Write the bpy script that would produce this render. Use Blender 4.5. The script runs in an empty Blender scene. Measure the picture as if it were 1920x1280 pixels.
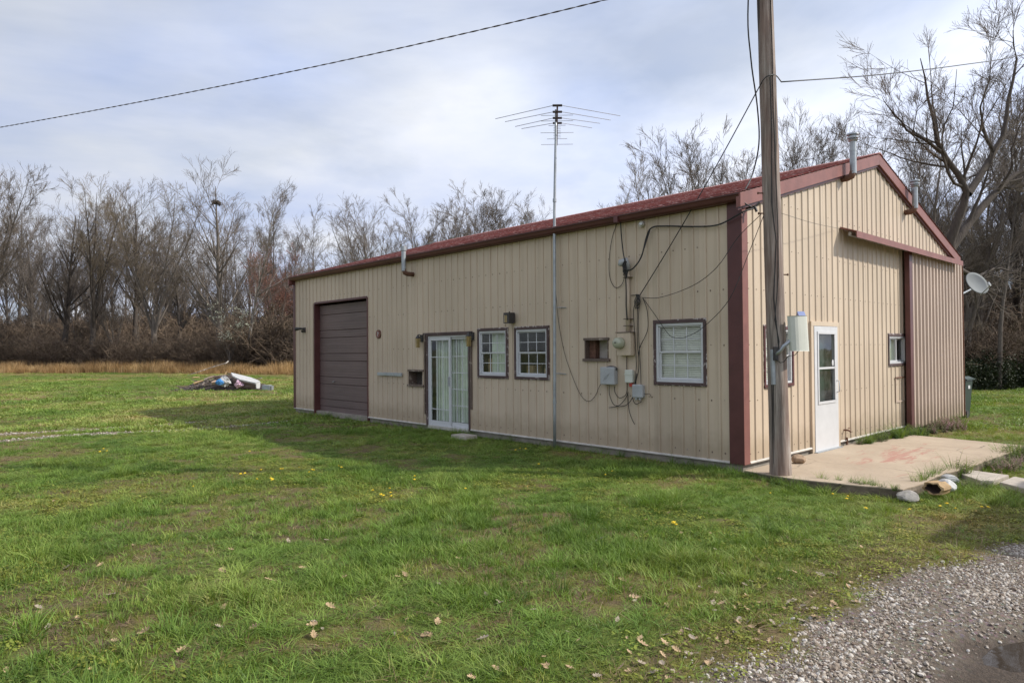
import bpy, bmesh, math, random
import numpy as np
from mathutils import Vector, Matrix

sc = bpy.context.scene
COL = sc.collection
rnd = random.Random(7)

# ------------------------------------------------------------------ camera
FPX, YAW, PITCH, ROLL = 1285.9, 0.8232, 0.0130, -0.0082
CAM = np.array([4.8697, -8.9285, 1.6959])
_F = np.array([-math.sin(YAW) * math.cos(PITCH), math.cos(YAW) * math.cos(PITCH), math.sin(PITCH)])
_R = np.array([math.cos(YAW), math.sin(YAW), 0.0])
_U = np.cross(_R, _F)
_R2 = math.cos(ROLL) * _R + math.sin(ROLL) * _U
_U2 = -math.sin(ROLL) * _R + math.cos(ROLL) * _U
cd = bpy.data.cameras.new('camera')
cd.sensor_width = 36.0
cd.lens = FPX / 1920 * 36.0
cd.clip_start = 0.05
cd.clip_end = 2000
cam = bpy.data.objects.new('camera', cd)
COL.objects.link(cam)
cam.matrix_world = Matrix(((_R2[0], _U2[0], -_F[0], CAM[0]), (_R2[1], _U2[1], -_F[1], CAM[1]),
                           (_R2[2], _U2[2], -_F[2], CAM[2]), (0, 0, 0, 1)))
sc.camera = cam

def ray(u, v):
    return _F + _R2 * (u - 960) / FPX - _U2 * (v - 640) / FPX
def hit(u, v, ax, val):
    d = ray(u, v)
    return CAM + d * (val - CAM[ax]) / d[ax]
def gp(u, depth, z=0.0):
    """ground point below image column u at a given depth from the camera"""
    d = ray(u, 656)
    p = CAM + d * depth
    return np.array([p[0], p[1], z])
def top_h(v, depth):
    return (656 - v) / FPX * depth + CAM[2]

# ------------------------------------------------------------------ sun and sky
SUN = np.array([3.6, 3.2, 3.85]); SUN = SUN / np.linalg.norm(SUN)
SUN_EL = math.asin(SUN[2]); SUN_ROT = math.atan2(SUN[0], SUN[1])
sd = bpy.data.lights.new('sun', 'SUN')
sd.energy = 5.0
sd.angle = math.radians(0.9)
sd.color = (1.0, 0.94, 0.85)
so = bpy.data.objects.new('sun', sd)
COL.objects.link(so)
so.location = (20, 20, 30)
so.rotation_euler = Vector(SUN).to_track_quat('Z', 'Y').to_euler()

wd = bpy.data.worlds.new('World'); sc.world = wd; wd.use_nodes = True
def build_world():
    nt = wd.node_tree; N = nt.nodes; L = nt.links
    for n in list(N): N.remove(n)
    out = N.new('ShaderNodeOutputWorld'); bg = N.new('ShaderNodeBackground'); bg.inputs[1].default_value = 0.1
    sky = N.new('ShaderNodeTexSky'); sky.sky_type = 'NISHITA'; sky.sun_disc = False
    sky.sun_elevation = SUN_EL; sky.sun_rotation = SUN_ROT; sky.air_density = 1.0; sky.dust_density = 0.5; sky.ozone_density = 2.0
    tc = N.new('ShaderNodeTexCoord'); sep = N.new('ShaderNodeSeparateXYZ'); L.new(tc.outputs['Generated'], sep.inputs[0])
    def math_(op, a, b, clamp=False):
        m = N.new('ShaderNodeMath'); m.operation = op; m.use_clamp = clamp
        for i, s in enumerate((a, b)):
            if hasattr(s, 'links'): L.new(s, m.inputs[i])
            else: m.inputs[i].default_value = s
        return m.outputs[0]
    z = math_('MAXIMUM', sep.outputs[2], 0.0); z = math_('ADD', z, 0.16)
    cx = math_('DIVIDE', sep.outputs[0], z); cy = math_('DIVIDE', sep.outputs[1], z)
    cmb = N.new('ShaderNodeCombineXYZ'); L.new(cx, cmb.inputs[0]); L.new(cy, cmb.inputs[1])
    n1 = N.new('ShaderNodeTexNoise'); n1.inputs['Scale'].default_value = 0.55; n1.inputs['Detail'].default_value = 7; n1.inputs['Roughness'].default_value = 0.55
    n1.inputs['Distortion'].default_value = 0.5
    n2 = N.new('ShaderNodeTexNoise'); n2.inputs['Scale'].default_value = 1.5; n2.inputs['Detail'].default_value = 5; n2.inputs['Roughness'].default_value = 0.5
    mp = N.new('ShaderNodeMapping'); mp.inputs['Location'].default_value = (3.1, 1.7, 5.0); L.new(cmb.outputs[0], mp.inputs[0])
    L.new(mp.outputs[0], n1.inputs['Vector']); L.new(cmb.outputs[0], n2.inputs['Vector'])
    r1 = N.new('ShaderNodeValToRGB'); r1.color_ramp.elements[0].position = 0.33; r1.color_ramp.elements[1].position = 0.52
    r1.color_ramp.elements[0].color = (0.52, 0.52, 0.52, 1)
    L.new(n1.outputs[0], r1.inputs[0])
    # cloud brightness: shaded grey-blue bellies and lit tops, brighter towards the sun
    dot = N.new('ShaderNodeVectorMath'); dot.operation = 'DOT_PRODUCT'
    L.new(tc.outputs['Generated'], dot.inputs[0]); dot.inputs[1].default_value = tuple(SUN)
    fw = math_('MULTIPLY_ADD', dot.outputs['Value'], 0.32); fw.node.inputs[2].default_value = 0.75
    r2 = N.new('ShaderNodeValToRGB'); r2.color_ramp.elements[0].position = 0.32; r2.color_ramp.elements[1].position = 0.68
    r2.color_ramp.elements[0].color = (8.2, 9.5, 13.0, 1); r2.color_ramp.elements[1].color = (12.2, 12.6, 13.5, 1)
    L.new(n2.outputs[0], r2.inputs[0])
    mul = N.new('ShaderNodeMix'); mul.data_type = 'RGBA'; mul.blend_type = 'MULTIPLY'; mul.inputs[0].default_value = 1.0
    L.new(r2.outputs[0], mul.inputs[6]); L.new(fw, mul.inputs[7])
    mix = N.new('ShaderNodeMix'); mix.data_type = 'RGBA'
    L.new(r1.outputs[0], mix.inputs[0]); L.new(sky.outputs[0], mix.inputs[6]); L.new(mul.outputs[2], mix.inputs[7])
    L.new(mix.outputs[2], bg.inputs[0]); L.new(bg.outputs[0], out.inputs[0])
build_world()
sc.view_settings.view_transform = 'Standard'
sc.view_settings.look = 'None'
sc.view_settings.exposure = 0.0
sc.view_settings.gamma = 1.0
sc.view_settings.use_curve_mapping = False
sc.cycles.use_denoising = True
sc.cycles.max_bounces = 8
sc.cycles.transparent_max_bounces = 16

# ------------------------------------------------------------------ materials
def S(r, g, b):
    f = lambda c: (c / 255 / 12.92) if c / 255 <= 0.04045 else ((c / 255 + 0.055) / 1.055) ** 2.4
    return (f(r), f(g), f(b))
class NT:
    def __init__(s, name):
        s.m = bpy.data.materials.new(name); s.m.use_nodes = True
        s.t = s.m.node_tree; s.N = s.t.nodes; s.L = s.t.links
        s.b = s.N['Principled BSDF']
        s.tc = s.N.new('ShaderNodeTexCoord')
    def new(s, k, **kw):
        n = s.N.new(k)
        for a, v in kw.items(): setattr(n, a, v)
        return n
    def link(s, a, b): s.L.new(a, b)
    def coords(s, scale=(1, 1, 1), space='Object'):
        mp = s.new('ShaderNodeMapping'); mp.inputs['Scale'].default_value = scale
        s.link(s.tc.outputs[space], mp.inputs[0]); return mp.outputs[0]
    def noise(s, scale=5, detail=4, rough=0.55, stretch=(1, 1, 1), dist=0.0, space='Object'):
        n = s.new('ShaderNodeTexNoise'); n.inputs['Scale'].default_value = scale; n.inputs['Detail'].default_value = detail
        n.inputs['Roughness'].default_value = rough; n.inputs['Distortion'].default_value = dist
        s.link(s.coords(stretch, space), n.inputs['Vector']); return n.outputs[0]
    def ramp(s, fac, stops):
        r = s.new('ShaderNodeValToRGB'); e = r.color_ramp.elements
        while len(e) < len(stops): e.new(0.5)
        for i, (p, c) in enumerate(stops):
            e[i].position = p; e[i].color = (c[0], c[1], c[2], 1) if hasattr(c, '__len__') else (c, c, c, 1)
        s.link(fac, r.inputs[0]); return r.outputs[0]
    def mix(s, fac, a, b, mode='MIX'):
        m = s.new('ShaderNodeMix', data_type='RGBA', blend_type=mode)
        for ix, v in ((0, fac), (6, a), (7, b)):
            sock = m.inputs[ix]
            if hasattr(v, 'links'): s.link(v, sock)
            elif hasattr(v, '__len__'): sock.default_value = (v[0], v[1], v[2], 1)
            else: sock.default_value = v if ix == 0 else (v, v, v, 1)
        return m.outputs[2]
    def math(s, op, a, b=0.0):
        m = s.new('ShaderNodeMath', operation=op)
        for i, v in enumerate((a, b)):
            if hasattr(v, 'links'): s.link(v, m.inputs[i])
            else: m.inputs[i].default_value = v
        return m.outputs[0]
    def attr(s, name, kind='GEOMETRY'):
        a = s.new('ShaderNodeAttribute', attribute_name=name, attribute_type=kind); return a
    def bump(s, h, strength=0.3, dist=0.01):
        b = s.new('ShaderNodeBump'); b.inputs['Strength'].default_value = strength; b.inputs['Distance'].default_value = dist
        s.link(h, b.inputs['Height']); s.link(b.outputs[0], s.b.inputs['Normal'])
    def color(s, c):
        if hasattr(c, 'links'): s.link(c, s.b.inputs['Base Color'])
        else: s.b.inputs['Base Color'].default_value = (c[0], c[1], c[2], 1)
    def set(s, **kw):
        for k, v in kw.items():
            sock = s.b.inputs[k.replace('_', ' ')]
            if hasattr(v, 'links'): s.link(v, sock)
            else: sock.default_value = v
        return s

def basic(name, col, rough=0.6, var=0.18, scale=6, metal=0.0, stretch=(1, 1, 1), bump=0.0, spec=0.4):
    t = NT(name); n = t.noise(scale, 5, 0.6, stretch)
    a = tuple(c * (1 - var) for c in col); b = tuple(min(1, c * (1 + var)) for c in col)
    t.color(t.ramp(n, [(0.3, a), (0.7, b)])); t.set(Roughness=rough, Metallic=metal)
    t.b.inputs['Specular IOR Level'].default_value = spec
    if bump: t.bump(t.noise(scale * 4, 4, 0.6, stretch), bump, 0.01)
    return t.m

def siding_mat(name, col, rough=0.42):
    t = NT(name)
    big = t.noise(0.7, 4, 0.55); streak = t.noise(2.2, 6, 0.65, (3, 3, 0.16)); fine = t.noise(28, 3, 0.5)
    c = t.ramp(big, [(0.3, tuple(x * 0.90 for x in col)), (0.7, tuple(x * 1.05 for x in col))])
    c = t.mix(t.ramp(streak, [(0.5, 0.0), (0.78, 0.5)]), c, tuple(x * y for x, y in zip(col, (0.70, 0.66, 0.62))))
    c = t.mix(t.ramp(fine, [(0.62, 0.0), (0.75, 0.22)]), c, tuple(x * 0.7 for x in col))
    # splash-up dirt with ragged edge just above the ground
    pos = t.new('ShaderNodeNewGeometry'); sep = t.new('ShaderNodeSeparateXYZ'); t.link(pos.outputs['Position'], sep.inputs[0])
    zz = t.math('ADD', sep.outputs[2], t.math('MULTIPLY', t.noise(5, 5, 0.6), -0.5))
    c = t.mix(t.ramp(zz, [(0.0, 0.5), (0.28, 0.0)]), c, (0.30, 0.23, 0.15))
    oi = t.new('ShaderNodeObjectInfo')
    c = t.mix(1.0, c, t.ramp(oi.outputs['Random'], [(0, 0.94), (1, 1.04)]), 'MULTIPLY')
    t.color(c); t.set(Roughness=t.ramp(streak, [(0.3, rough), (0.7, rough + 0.18)]))
    t.b.inputs['Specular IOR Level'].default_value = 0.35
    t.bump(t.noise(1.6, 3, 0.5), 0.12, 0.03)
    return t.m

def peel_mat(name, col, under, amount=0.56, rough=0.6):
    t = NT(name); n = t.noise(14, 6, 0.7, (1, 1, 1)); b = t.noise(3, 3)
    f = t.ramp(t.math('ADD', n, t.math('MULTIPLY', t.math('SUBTRACT', b, 0.5), 0.5)), [(amount, 0.0), (amount + 0.05, 1.0)])
    t.color(t.mix(f, t.ramp(b, [(0.3, tuple(c * 0.8 for c in col)), (0.7, tuple(c * 1.2 for c in col))]), under))
    t.set(Roughness=rough); t.bump(f, 0.25, 0.004)
    return t.m

def glass_mat(name, tint=(0.90, 0.94, 0.92), fac=0.22):
    t = NT(name); N = t.N
    g = t.new('ShaderNodeBsdfGlossy'); g.inputs['Roughness'].default_value = 0.03; g.inputs['Color'].default_value = (0.9, 0.93, 0.95, 1)
    tr = t.new('ShaderNodeBsdfTransparent'); tr.inputs['Color'].default_value = (*tint, 1)
    di = t.new('ShaderNodeBsdfDiffuse'); di.inputs['Color'].default_value = (0.5, 0.5, 0.46, 1)
    lw = t.new('ShaderNodeLayerWeight'); lw.inputs['Blend'].default_value = 0.5
    lwf = t.math('MULTIPLY', t.math('POWER', lw.outputs['Facing'], 4.0), 0.55)
    wv = t.new('ShaderNodeBump'); wv.inputs['Strength'].default_value = 0.05; wv.inputs['Distance'].default_value = 0.02
    t.link(t.noise(2.5, 2), wv.inputs['Height']); t.link(wv.outputs[0], g.inputs['Normal'])
    m1 = t.new('ShaderNodeMixShader'); t.link(t.math('ADD', lwf, fac * 0.25), m1.inputs[0]); t.link(tr.outputs[0], m1.inputs[1]); t.link(g.outputs[0], m1.inputs[2])
    m2 = t.new('ShaderNodeMixShader'); t.link(t.ramp(t.noise(6, 5, 0.6), [(0.45, 0.02), (0.8, 0.14)]), m2.inputs[0]); t.link(m1.outputs[0], m2.inputs[1]); t.link(di.outputs[0], m2.inputs[2])
    t.link(m2.outputs[0], N['Material Output'].inputs['Surface'])
    return t.m

def shingle_mat():
    t = NT('red_shingles')
    br = t.new('ShaderNodeTexBrick'); br.inputs['Scale'].default_value = 1.0
    br.inputs['Brick Width'].default_value = 0.30; br.inputs['Row Height'].default_value = 0.143; br.inputs['Mortar Size'].default_value = 0.006
    br.inputs['Color1'].default_value = (0.34, 0.10, 0.08, 1); br.inputs['Color2'].default_value = (0.24, 0.072, 0.06, 1); br.inputs['Mortar'].default_value = (0.08, 0.03, 0.03, 1)
    t.link(t.coords((1, 1.03, 1)), br.inputs['Vector'])
    sp = t.noise(16, 4, 0.65, (0.6, 1.6, 1)); big = t.noise(1.2, 3)
    c = t.mix(t.ramp(sp, [(0.54, 0.0), (0.64, 0.85)]), br.outputs[0], (0.66, 0.48, 0.43))  # pale specks put the glints of light off the shingles into the colour
    c = t.mix(t.ramp(big, [(0.4, 0.0), (0.7, 0.35)]), c, (0.22, 0.10, 0.085))
    t.color(c); t.set(Roughness=0.85); t.bump(t.noise(120, 2), 0.4, 0.004)
    return t.m

def wood_pole_mat():
    t = NT('weathered_pole_wood')
    g = t.noise(26, 6, 0.65, (1, 1, 0.05)); b = t.noise(3.5, 4, 0.6, (1, 1, 0.22)); k = t.noise(13, 3, 0.6, (1, 1, 0.022))
    c = t.ramp(g, [(0.32, (0.08, 0.064, 0.054)), (0.5, (0.23, 0.19, 0.16)), (0.68, (0.42, 0.37, 0.325))])
    c = t.mix(t.ramp(b, [(0.42, 0.0), (0.66, 0.6)]), c, (0.20, 0.105, 0.075))
    c = t.mix(t.ramp(k, [(0.34, 0.95), (0.40, 0.0)]), c, (0.028, 0.022, 0.019))
    t.color(c); t.set(Roughness=0.85)
    t.bump(t.math('ADD', g, t.math('MULTIPLY', t.ramp(k, [(0.28, 0.0), (0.38, 1.0)]), 1.2)), 0.7, 0.012)
    return t.m

def concrete_mat():
    t = NT('patio_concrete')
    a = t.noise(1.1, 5, 0.6); b = t.noise(9, 6, 0.65); f = t.noise(70, 3, 0.6)
    c = t.ramp(a, [(0.3, (0.33, 0.26, 0.185)), (0.7, (0.44, 0.355, 0.26))])
    c = t.mix(t.ramp(b, [(0.52, 0.0), (0.72, 0.45)]), c, (0.25, 0.20, 0.155))
    c = t.mix(t.ramp(f, [(0.55, 0.0), (0.75, 0.35)]), c, (0.20, 0.165, 0.13))
    # old red paint, worn into streaks that follow the trowelling
    sep = t.new('ShaderNodeSeparateXYZ'); t.link(t.tc.outputs['Object'], sep.inputs[0])
    n = t.noise(3.4, 8, 0.72, (2.2, 0.42, 1), 0.5)
    cx = t.math('ABSOLUTE', t.math('SUBTRACT', sep.outputs[0], t.math('MULTIPLY_ADD', sep.outputs[1], 0.10)))
    cx.node.inputs[0].default_value = 0; near = t.math('SUBTRACT', 1.0, t.math('MULTIPLY', t.math('ABSOLUTE', t.math('SUBTRACT', sep.outputs[0], 1.05)), 1.1))
    ny = t.math('SUBTRACT', 1.0, t.math('MULTIPLY', t.math('ABSOLUTE', t.math('SUBTRACT', sep.outputs[1], 2.9)), 0.42))
    m = t.math('MULTIPLY', t.math('MAXIMUM', near, 0.0), t.math('MAXIMUM', ny, 0.0))
    m = t.math('ADD', t.math('MULTIPLY', m, 0.26), n)
    c = t.mix(t.ramp(m, [(0.66, 0.0), (0.74, 0.7)]), c, (0.34, 0.135, 0.105))
    vo = t.new('ShaderNodeTexVoronoi', feature='DISTANCE_TO_EDGE'); vo.inputs['Scale'].default_value = 0.42
    wob = t.new('ShaderNodeVectorMath', operation='ADD'); t.link(t.tc.outputs['Object'], wob.inputs[0])
    nz = t.new('ShaderNodeTexNoise'); nz.inputs['Scale'].default_value = 2.5; nz.inputs['Detail'].default_value = 5; t.link(t.tc.outputs['Object'], nz.inputs['Vector'])
    sc_ = t.new('ShaderNodeVectorMath', operation='SCALE'); sc_.inputs['Scale'].default_value = 0.35; t.link(nz.outputs['Color'], sc_.inputs[0]); t.link(sc_.outputs[0], wob.inputs[1]); t.link(wob.outputs[0], vo.inputs['Vector'])
    crack = t.ramp(vo.outputs['Distance'], [(0.0, 1.0), (0.006, 0.0)])
    c = t.mix(t.math('MULTIPLY', crack, t.ramp(a, [(0.42, 0.0), (0.55, 0.8)])), c, (0.075, 0.06, 0.045))
    t.color(c); t.set(Roughness=0.88); t.bump(t.math('SUBTRACT', t.math('ADD', b, f), crack), 0.35, 0.006)
    return t.m

def ground_mat():
    t = NT('lawn_soil')
    at = t.attr('ground'); sep = t.new('ShaderNodeSeparateColor'); t.link(at.outputs['Color'], sep.inputs[0])
    bare, grav, mud = sep.outputs[0], sep.outputs[1], sep.outputs[2]; dry = at.outputs['Alpha']
    n1 = t.noise(0.55, 5, 0.6); n2 = t.noise(5, 6, 0.65); n3 = t.noise(34, 5, 0.7); n4 = t.noise(130, 3, 0.6)
    g = t.ramp(n2, [(0.25, (0.055, 0.085, 0.014)), (0.5, (0.105, 0.145, 0.024)), (0.75, (0.17, 0.20, 0.036))])
    g = t.mix(t.ramp(n3, [(0.35, 0.7), (0.6, 0.0)]), g, (0.030, 0.048, 0.010))
    g = t.mix(t.ramp(n1, [(0.5, 0.0), (0.72, 0.5)]), g, (0.23, 0.205, 0.05))
    s = t.ramp(n3, [(0.25, (0.052, 0.036, 0.021)), (0.5, (0.125, 0.088, 0.050)), (0.75, (0.23, 0.175, 0.105))])
    s = t.mix(t.ramp(n4, [(0.55, 0.0), (0.72, 0.6)]), s, (0.27, 0.21, 0.14))
    s = t.mix(t.ramp(n2, [(0.40, 0.0), (0.58, 0.75)]), s, (0.145, 0.15, 0.026))
    bm = t.ramp(t.math('ADD', bare, t.math('MULTIPLY', t.math('SUBTRACT', n3, 0.5), 0.6)), [(0.35, 0.0), (0.62, 1.0)])
    c = t.mix(bm, g, s)
    c = t.mix(t.math('MULTIPLY', dry, 0.8), c, t.ramp(n3, [(0.3, (0.16, 0.11, 0.04)), (0.7, (0.26, 0.19, 0.08))]))
    vo = t.new('ShaderNodeTexVoronoi'); vo.inputs['Scale'].default_value = 34; t.link(t.coords(), vo.inputs['Vector'])
    gc = t.mix(t.ramp(vo.outputs['Distance'], [(0.25, 0.0), (0.55, 0.9)]), t.mix(0.55, vo.outputs['Color'], (0.30, 0.285, 0.265)), (0.075, 0.06, 0.047))
    gc = t.mix(0.75, gc, (0.21, 0.172, 0.132), 'MIX'); gc = t.mix(t.ramp(n3, [(0.3, 0.8), (0.6, 0.0)]), gc, (0.115, 0.09, 0.068))
    gm = t.ramp(t.math('ADD', grav, t.math('MULTIPLY', t.math('SUBTRACT', n3, 0.5), 0.5)), [(0.42, 0.0), (0.6, 1.0)])
    c = t.mix(gm, c, gc)
    mc = t.ramp(n3, [(0.3, (0.034, 0.025, 0.018)), (0.7, (0.105, 0.077, 0.055))])
    c = t.mix(mud, c, mc)
    t.color(c); t.set(Roughness=t.mix(mud, 0.95, 0.55)); t.b.inputs['Specular IOR Level'].default_value = 0.2
    t.bump(t.math('ADD', n3, t.math('MULTIPLY', n4, 0.5)), 0.8, 0.03)
    return t.m

def leafy_mat(name, stops, trans=0.25, rough=0.55):
    """grass blades and other thin leaves: tint comes from the scattered point"""
    t = NT(name); a = t.attr('tint', 'INSTANCER'); oi = t.new('ShaderNodeObjectInfo')
    c = t.ramp(a.outputs['Fac'], stops)
    c = t.mix(1.0, c, t.ramp(oi.outputs['Random'], [(0, 0.72), (1, 1.3)]), 'MULTIPLY')
    t.color(c); t.set(Roughness=rough); t.b.inputs['Specular IOR Level'].default_value = 0.25
    tl = t.new('ShaderNodeBsdfTranslucent'); t.link(t.mix(1.0, c, (1.25, 1.25, 0.6), 'MULTIPLY'), tl.inputs['Color'])
    ms = t.new('ShaderNodeMixShader'); ms.inputs[0].default_value = trans
    t.link(t.b.outputs[0], ms.inputs[1]); t.link(tl.outputs[0], ms.inputs[2]); t.link(ms.outputs[0], t.N['Material Output'].inputs['Surface'])
    return t.m

def bark_mat(name, dark, light, pale=None):
    t = NT(name); n = t.noise(3, 5, 0.65, (1, 1, 0.3)); f = t.noise(22, 4, 0.6, (1, 1, 0.25))
    c = t.ramp(t.math('ADD', t.math('MULTIPLY', n, 0.6), t.math('MULTIPLY', f, 0.4)), [(0.3, dark), (0.7, light)])
    if pale: c = t.mix(t.ramp(n, [(0.5, 0.0), (0.6, 0.8)]), c, pale)
    oi = t.new('ShaderNodeObjectInfo'); c = t.mix(1.0, c, t.ramp(oi.outputs['Random'], [(0, 0.8), (1, 1.2)]), 'MULTIPLY')
    t.color(c); t.set(Roughness=0.9); t.b.inputs['Specular IOR Level'].default_value = 0.15
    t.bump(f, 0.6, 0.03); return t.m

MAT = {}
def setup_materials():
    M = MAT
    M['siding'] = siding_mat('cream_siding', (0.53, 0.432, 0.322))
    M['siding_pink'] = siding_mat('sliding_door_siding', (0.49, 0.385, 0.31))
    M['brown'] = basic('brown_trim', (0.095, 0.033, 0.031), 0.42, 0.2, 3, bump=0.05)
    M['fascia'] = basic('faded_red_trim', (0.205, 0.082, 0.068), 0.5, 0.16, 4, bump=0.05)
    M['peel'] = peel_mat('peeling_brown_paint', (0.072, 0.042, 0.040), (0.40, 0.36, 0.33), 0.64)
    M['peel_edge'] = peel_mat('flaking_paint_ridge', (0.11, 0.07, 0.06), (0.52, 0.48, 0.45), 0.54)
    M['oldwood'] = peel_mat('weathered_wood', (0.12, 0.085, 0.065), (0.30, 0.25, 0.2), 0.58)
    M['white'] = basic('white_vinyl', (0.55, 0.555, 0.56), 0.35, 0.05, 5)
    M['whitemetal'] = basic('white_base_trim', (0.46, 0.43, 0.38), 0.5, 0.2, 6)
    M['blind'] = basic('blind_slats', (0.80, 0.77, 0.68), 0.6, 0.1, 5)
    M['vblind'] = basic('vertical_blinds', (0.68, 0.72, 0.60), 0.7, 0.15, 2)
    M['glass'] = glass_mat('window_glass')
    M['garage'] = None
    t = NT('garage_door_paint'); st = t.noise(3, 6, 0.65, (0.25, 1, 6)); bg_ = t.noise(0.7, 4)
    c = t.ramp(st, [(0.3, (0.092, 0.062, 0.056)), (0.7, (0.148, 0.106, 0.097))]); c = t.mix(t.ramp(bg_, [(0.4, 0.0), (0.7, 0.6)]), c, (0.168, 0.112, 0.102))
    t.color(c); t.set(Roughness=0.55); M['garage'] = t.m
    M['roof'] = shingle_mat()
    M['pole'] = wood_pole_mat()
    M['concrete'] = concrete_mat()
    M['found'] = basic('foundation_concrete', (0.27, 0.24, 0.20), 0.9, 0.3, 5, bump=0.5)
    M['slabedge'] = basic('dark_concrete_edge', (0.135, 0.108, 0.078), 0.95, 0.45, 7, bump=0.8)
    M['paver'] = basic('stone_paver', (0.40, 0.355, 0.30), 0.9, 0.18, 6, bump=0.4)
    M['rock'] = basic('grey_rock', (0.30, 0.28, 0.25), 0.9, 0.35, 9, bump=0.8)
    M['rock_white'] = basic('white_rock', (0.42, 0.42, 0.41), 0.85, 0.15, 9, bump=0.6)
    M['rock_brown'] = basic('brown_rock', (0.30, 0.215, 0.145), 0.9, 0.4, 12, bump=0.8)
    M['rock_yellow'] = basic('yellow_broken_block', (0.37, 0.255, 0.135), 0.9, 0.25, 9, bump=0.6)
    M['hollow'] = basic('rotten_core', (0.05, 0.03, 0.022), 0.95, 0.4, 20, bump=0.8)
    M['galv'] = basic('galvanised_steel', (0.36, 0.385, 0.40), 0.45, 0.18, 7, metal=0.55)
    M['rust'] = basic('rusty_steel', (0.14, 0.07, 0.045), 0.75, 0.4, 20, bump=0.3)
    M['darkmetal'] = basic('dark_metal', (0.045, 0.040, 0.038), 0.5, 0.25, 12)
    M['brass'] = basic('lantern_brass', (0.34, 0.24, 0.08), 0.5, 0.3, 15, metal=0.3)
    M['amber'] = basic('lantern_glass', (0.30, 0.22, 0.09), 0.2, 0.2, 8)
    M['boxgrey'] = basic('grey_plastic', (0.37, 0.38, 0.38), 0.5, 0.1, 8)
    M['boxlight'] = basic('pale_grey_plastic', (0.56, 0.57, 0.50), 0.45, 0.05, 5)
    M['meterglass'] = basic('meter_glass', (0.36, 0.37, 0.27), 0.12, 0.1, 5, spec=0.6)
    M['wire'] = basic('black_cable', (0.022, 0.021, 0.020), 0.55, 0.2, 20)
    M['wiregrey'] = basic('twisted_cable', (0.10, 0.085, 0.08), 0.55, 0.5, 9)
    M['red'] = basic('red_tag', (0.40, 0.05, 0.035), 0.5)
    M['solar'] = basic('small_solar_cell', (0.12, 0.16, 0.32), 0.2, 0.1)
    M['dish'] = basic('dish_grey', (0.20, 0.212, 0.212), 0.8, 0.08, 4, spec=0.1)
    M['bin'] = basic('dark_green_plastic', (0.022, 0.040, 0.034), 0.45, 0.2, 6)
    M['dirt_inner'] = basic('bare_plywood', (0.40, 0.36, 0.31), 0.85, 0.2, 5)
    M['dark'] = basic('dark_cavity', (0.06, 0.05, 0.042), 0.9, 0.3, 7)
    M['ground'] = ground_mat()
    M['grass'] = leafy_mat('grass_blades', [(0.0, (0.066, 0.125, 0.024)), (0.4, (0.152, 0.240, 0.042)), (0.7, (0.248, 0.295, 0.072)), (1.0, (0.40, 0.33, 0.16))])
    M['moss'] = leafy_mat('low_clover', [(0.0, (0.105, 0.155, 0.024)), (0.6, (0.215, 0.225, 0.036)), (1.0, (0.27, 0.17, 0.06))], 0.15)
    M['thatch'] = leafy_mat('dead_thatch', [(0.0, (0.10, 0.068, 0.034)), (0.6, (0.20, 0.145, 0.075)), (1.0, (0.32, 0.245, 0.14))], 0.05, 0.8)
    M['drygrass'] = leafy_mat('dry_tall_grass', [(0.0, (0.22, 0.125, 0.055)), (0.6, (0.40, 0.26, 0.125)), (1.0, (0.52, 0.37, 0.20))], 0.2, 0.8)
    M['nettle'] = leafy_mat('purple_weed', [(0.0, (0.060, 0.115, 0.030)), (0.55, (0.12, 0.13, 0.055)), (0.8, (0.22, 0.15, 0.13)), (1.0, (0.30, 0.19, 0.195))], 0.15)
    M['brush'] = leafy_mat('brown_brush', [(0.0, (0.085, 0.064, 0.048)), (0.5, (0.145, 0.108, 0.078)), (1.0, (0.235, 0.175, 0.122))], 0.0, 0.9)
    M['evergreen'] = leafy_mat('dark_evergreen', [(0.0, (0.012, 0.020, 0.008)), (0.6, (0.030, 0.042, 0.013)), (1.0, (0.075, 0.070, 0.030))], 0.1, 0.6)
    M['bark'] = bark_mat('grey_bark', (0.07, 0.06, 0.052), (0.20, 0.172, 0.148))
    M['bark_dark'] = bark_mat('dark_bark', (0.035, 0.030, 0.027), (0.11, 0.092, 0.078))
    M['bark_pale'] = bark_mat('pale_bark', (0.08, 0.068, 0.058), (0.21, 0.185, 0.16), (0.42, 0.39, 0.35))
    M['twig'] = bark_mat('twigs', (0.10, 0.083, 0.068), (0.21, 0.175, 0.145))
    M['twig_tan'] = bark_mat('tan_twigs', (0.13, 0.105, 0.078), (0.25, 0.205, 0.155))
    M['twig_dark'] = bark_mat('dark_twigs', (0.06, 0.05, 0.044), (0.15, 0.125, 0.105))
    M['twig_red'] = bark_mat('reddish_twigs', (0.13, 0.07, 0.052), (0.26, 0.155, 0.12))
    M['bud_red'] = basic('red_buds', (0.33, 0.15, 0.11), 0.8, 0.3, 2)
    M['blossom'] = basic('pale_blossom', (0.56, 0.58, 0.44), 0.8, 0.25, 2)
    M['leaf'] = basic('dry_oak_leaf', (0.40, 0.28, 0.165), 0.8, 0.35, 14)
    M['leaf_grey'] = basic('grey_dry_leaf', (0.30, 0.245, 0.185), 0.85, 0.3, 14)
    M['yellow'] = basic('dandelion_yellow', (0.72, 0.50, 0.02), 0.7, 0.12, 60)
    M['stem'] = basic('flower_stem', (0.13, 0.19, 0.05), 0.7)
    t = NT('pebbles'); oi = t.new('ShaderNodeObjectInfo'); nn = t.noise(30, 4)
    c = t.ramp(oi.outputs['Random'], [(0.0, (0.13, 0.09, 0.062)), (0.35, (0.28, 0.23, 0.178)), (0.75, (0.40, 0.355, 0.30)), (1.0, (0.55, 0.515, 0.46))])
    t.color(t.mix(1.0, c, t.ramp(nn, [(0.3, 0.8), (0.7, 1.15)]), 'MULTIPLY')); t.set(Roughness=0.85); M['pebble'] = t.m
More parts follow.
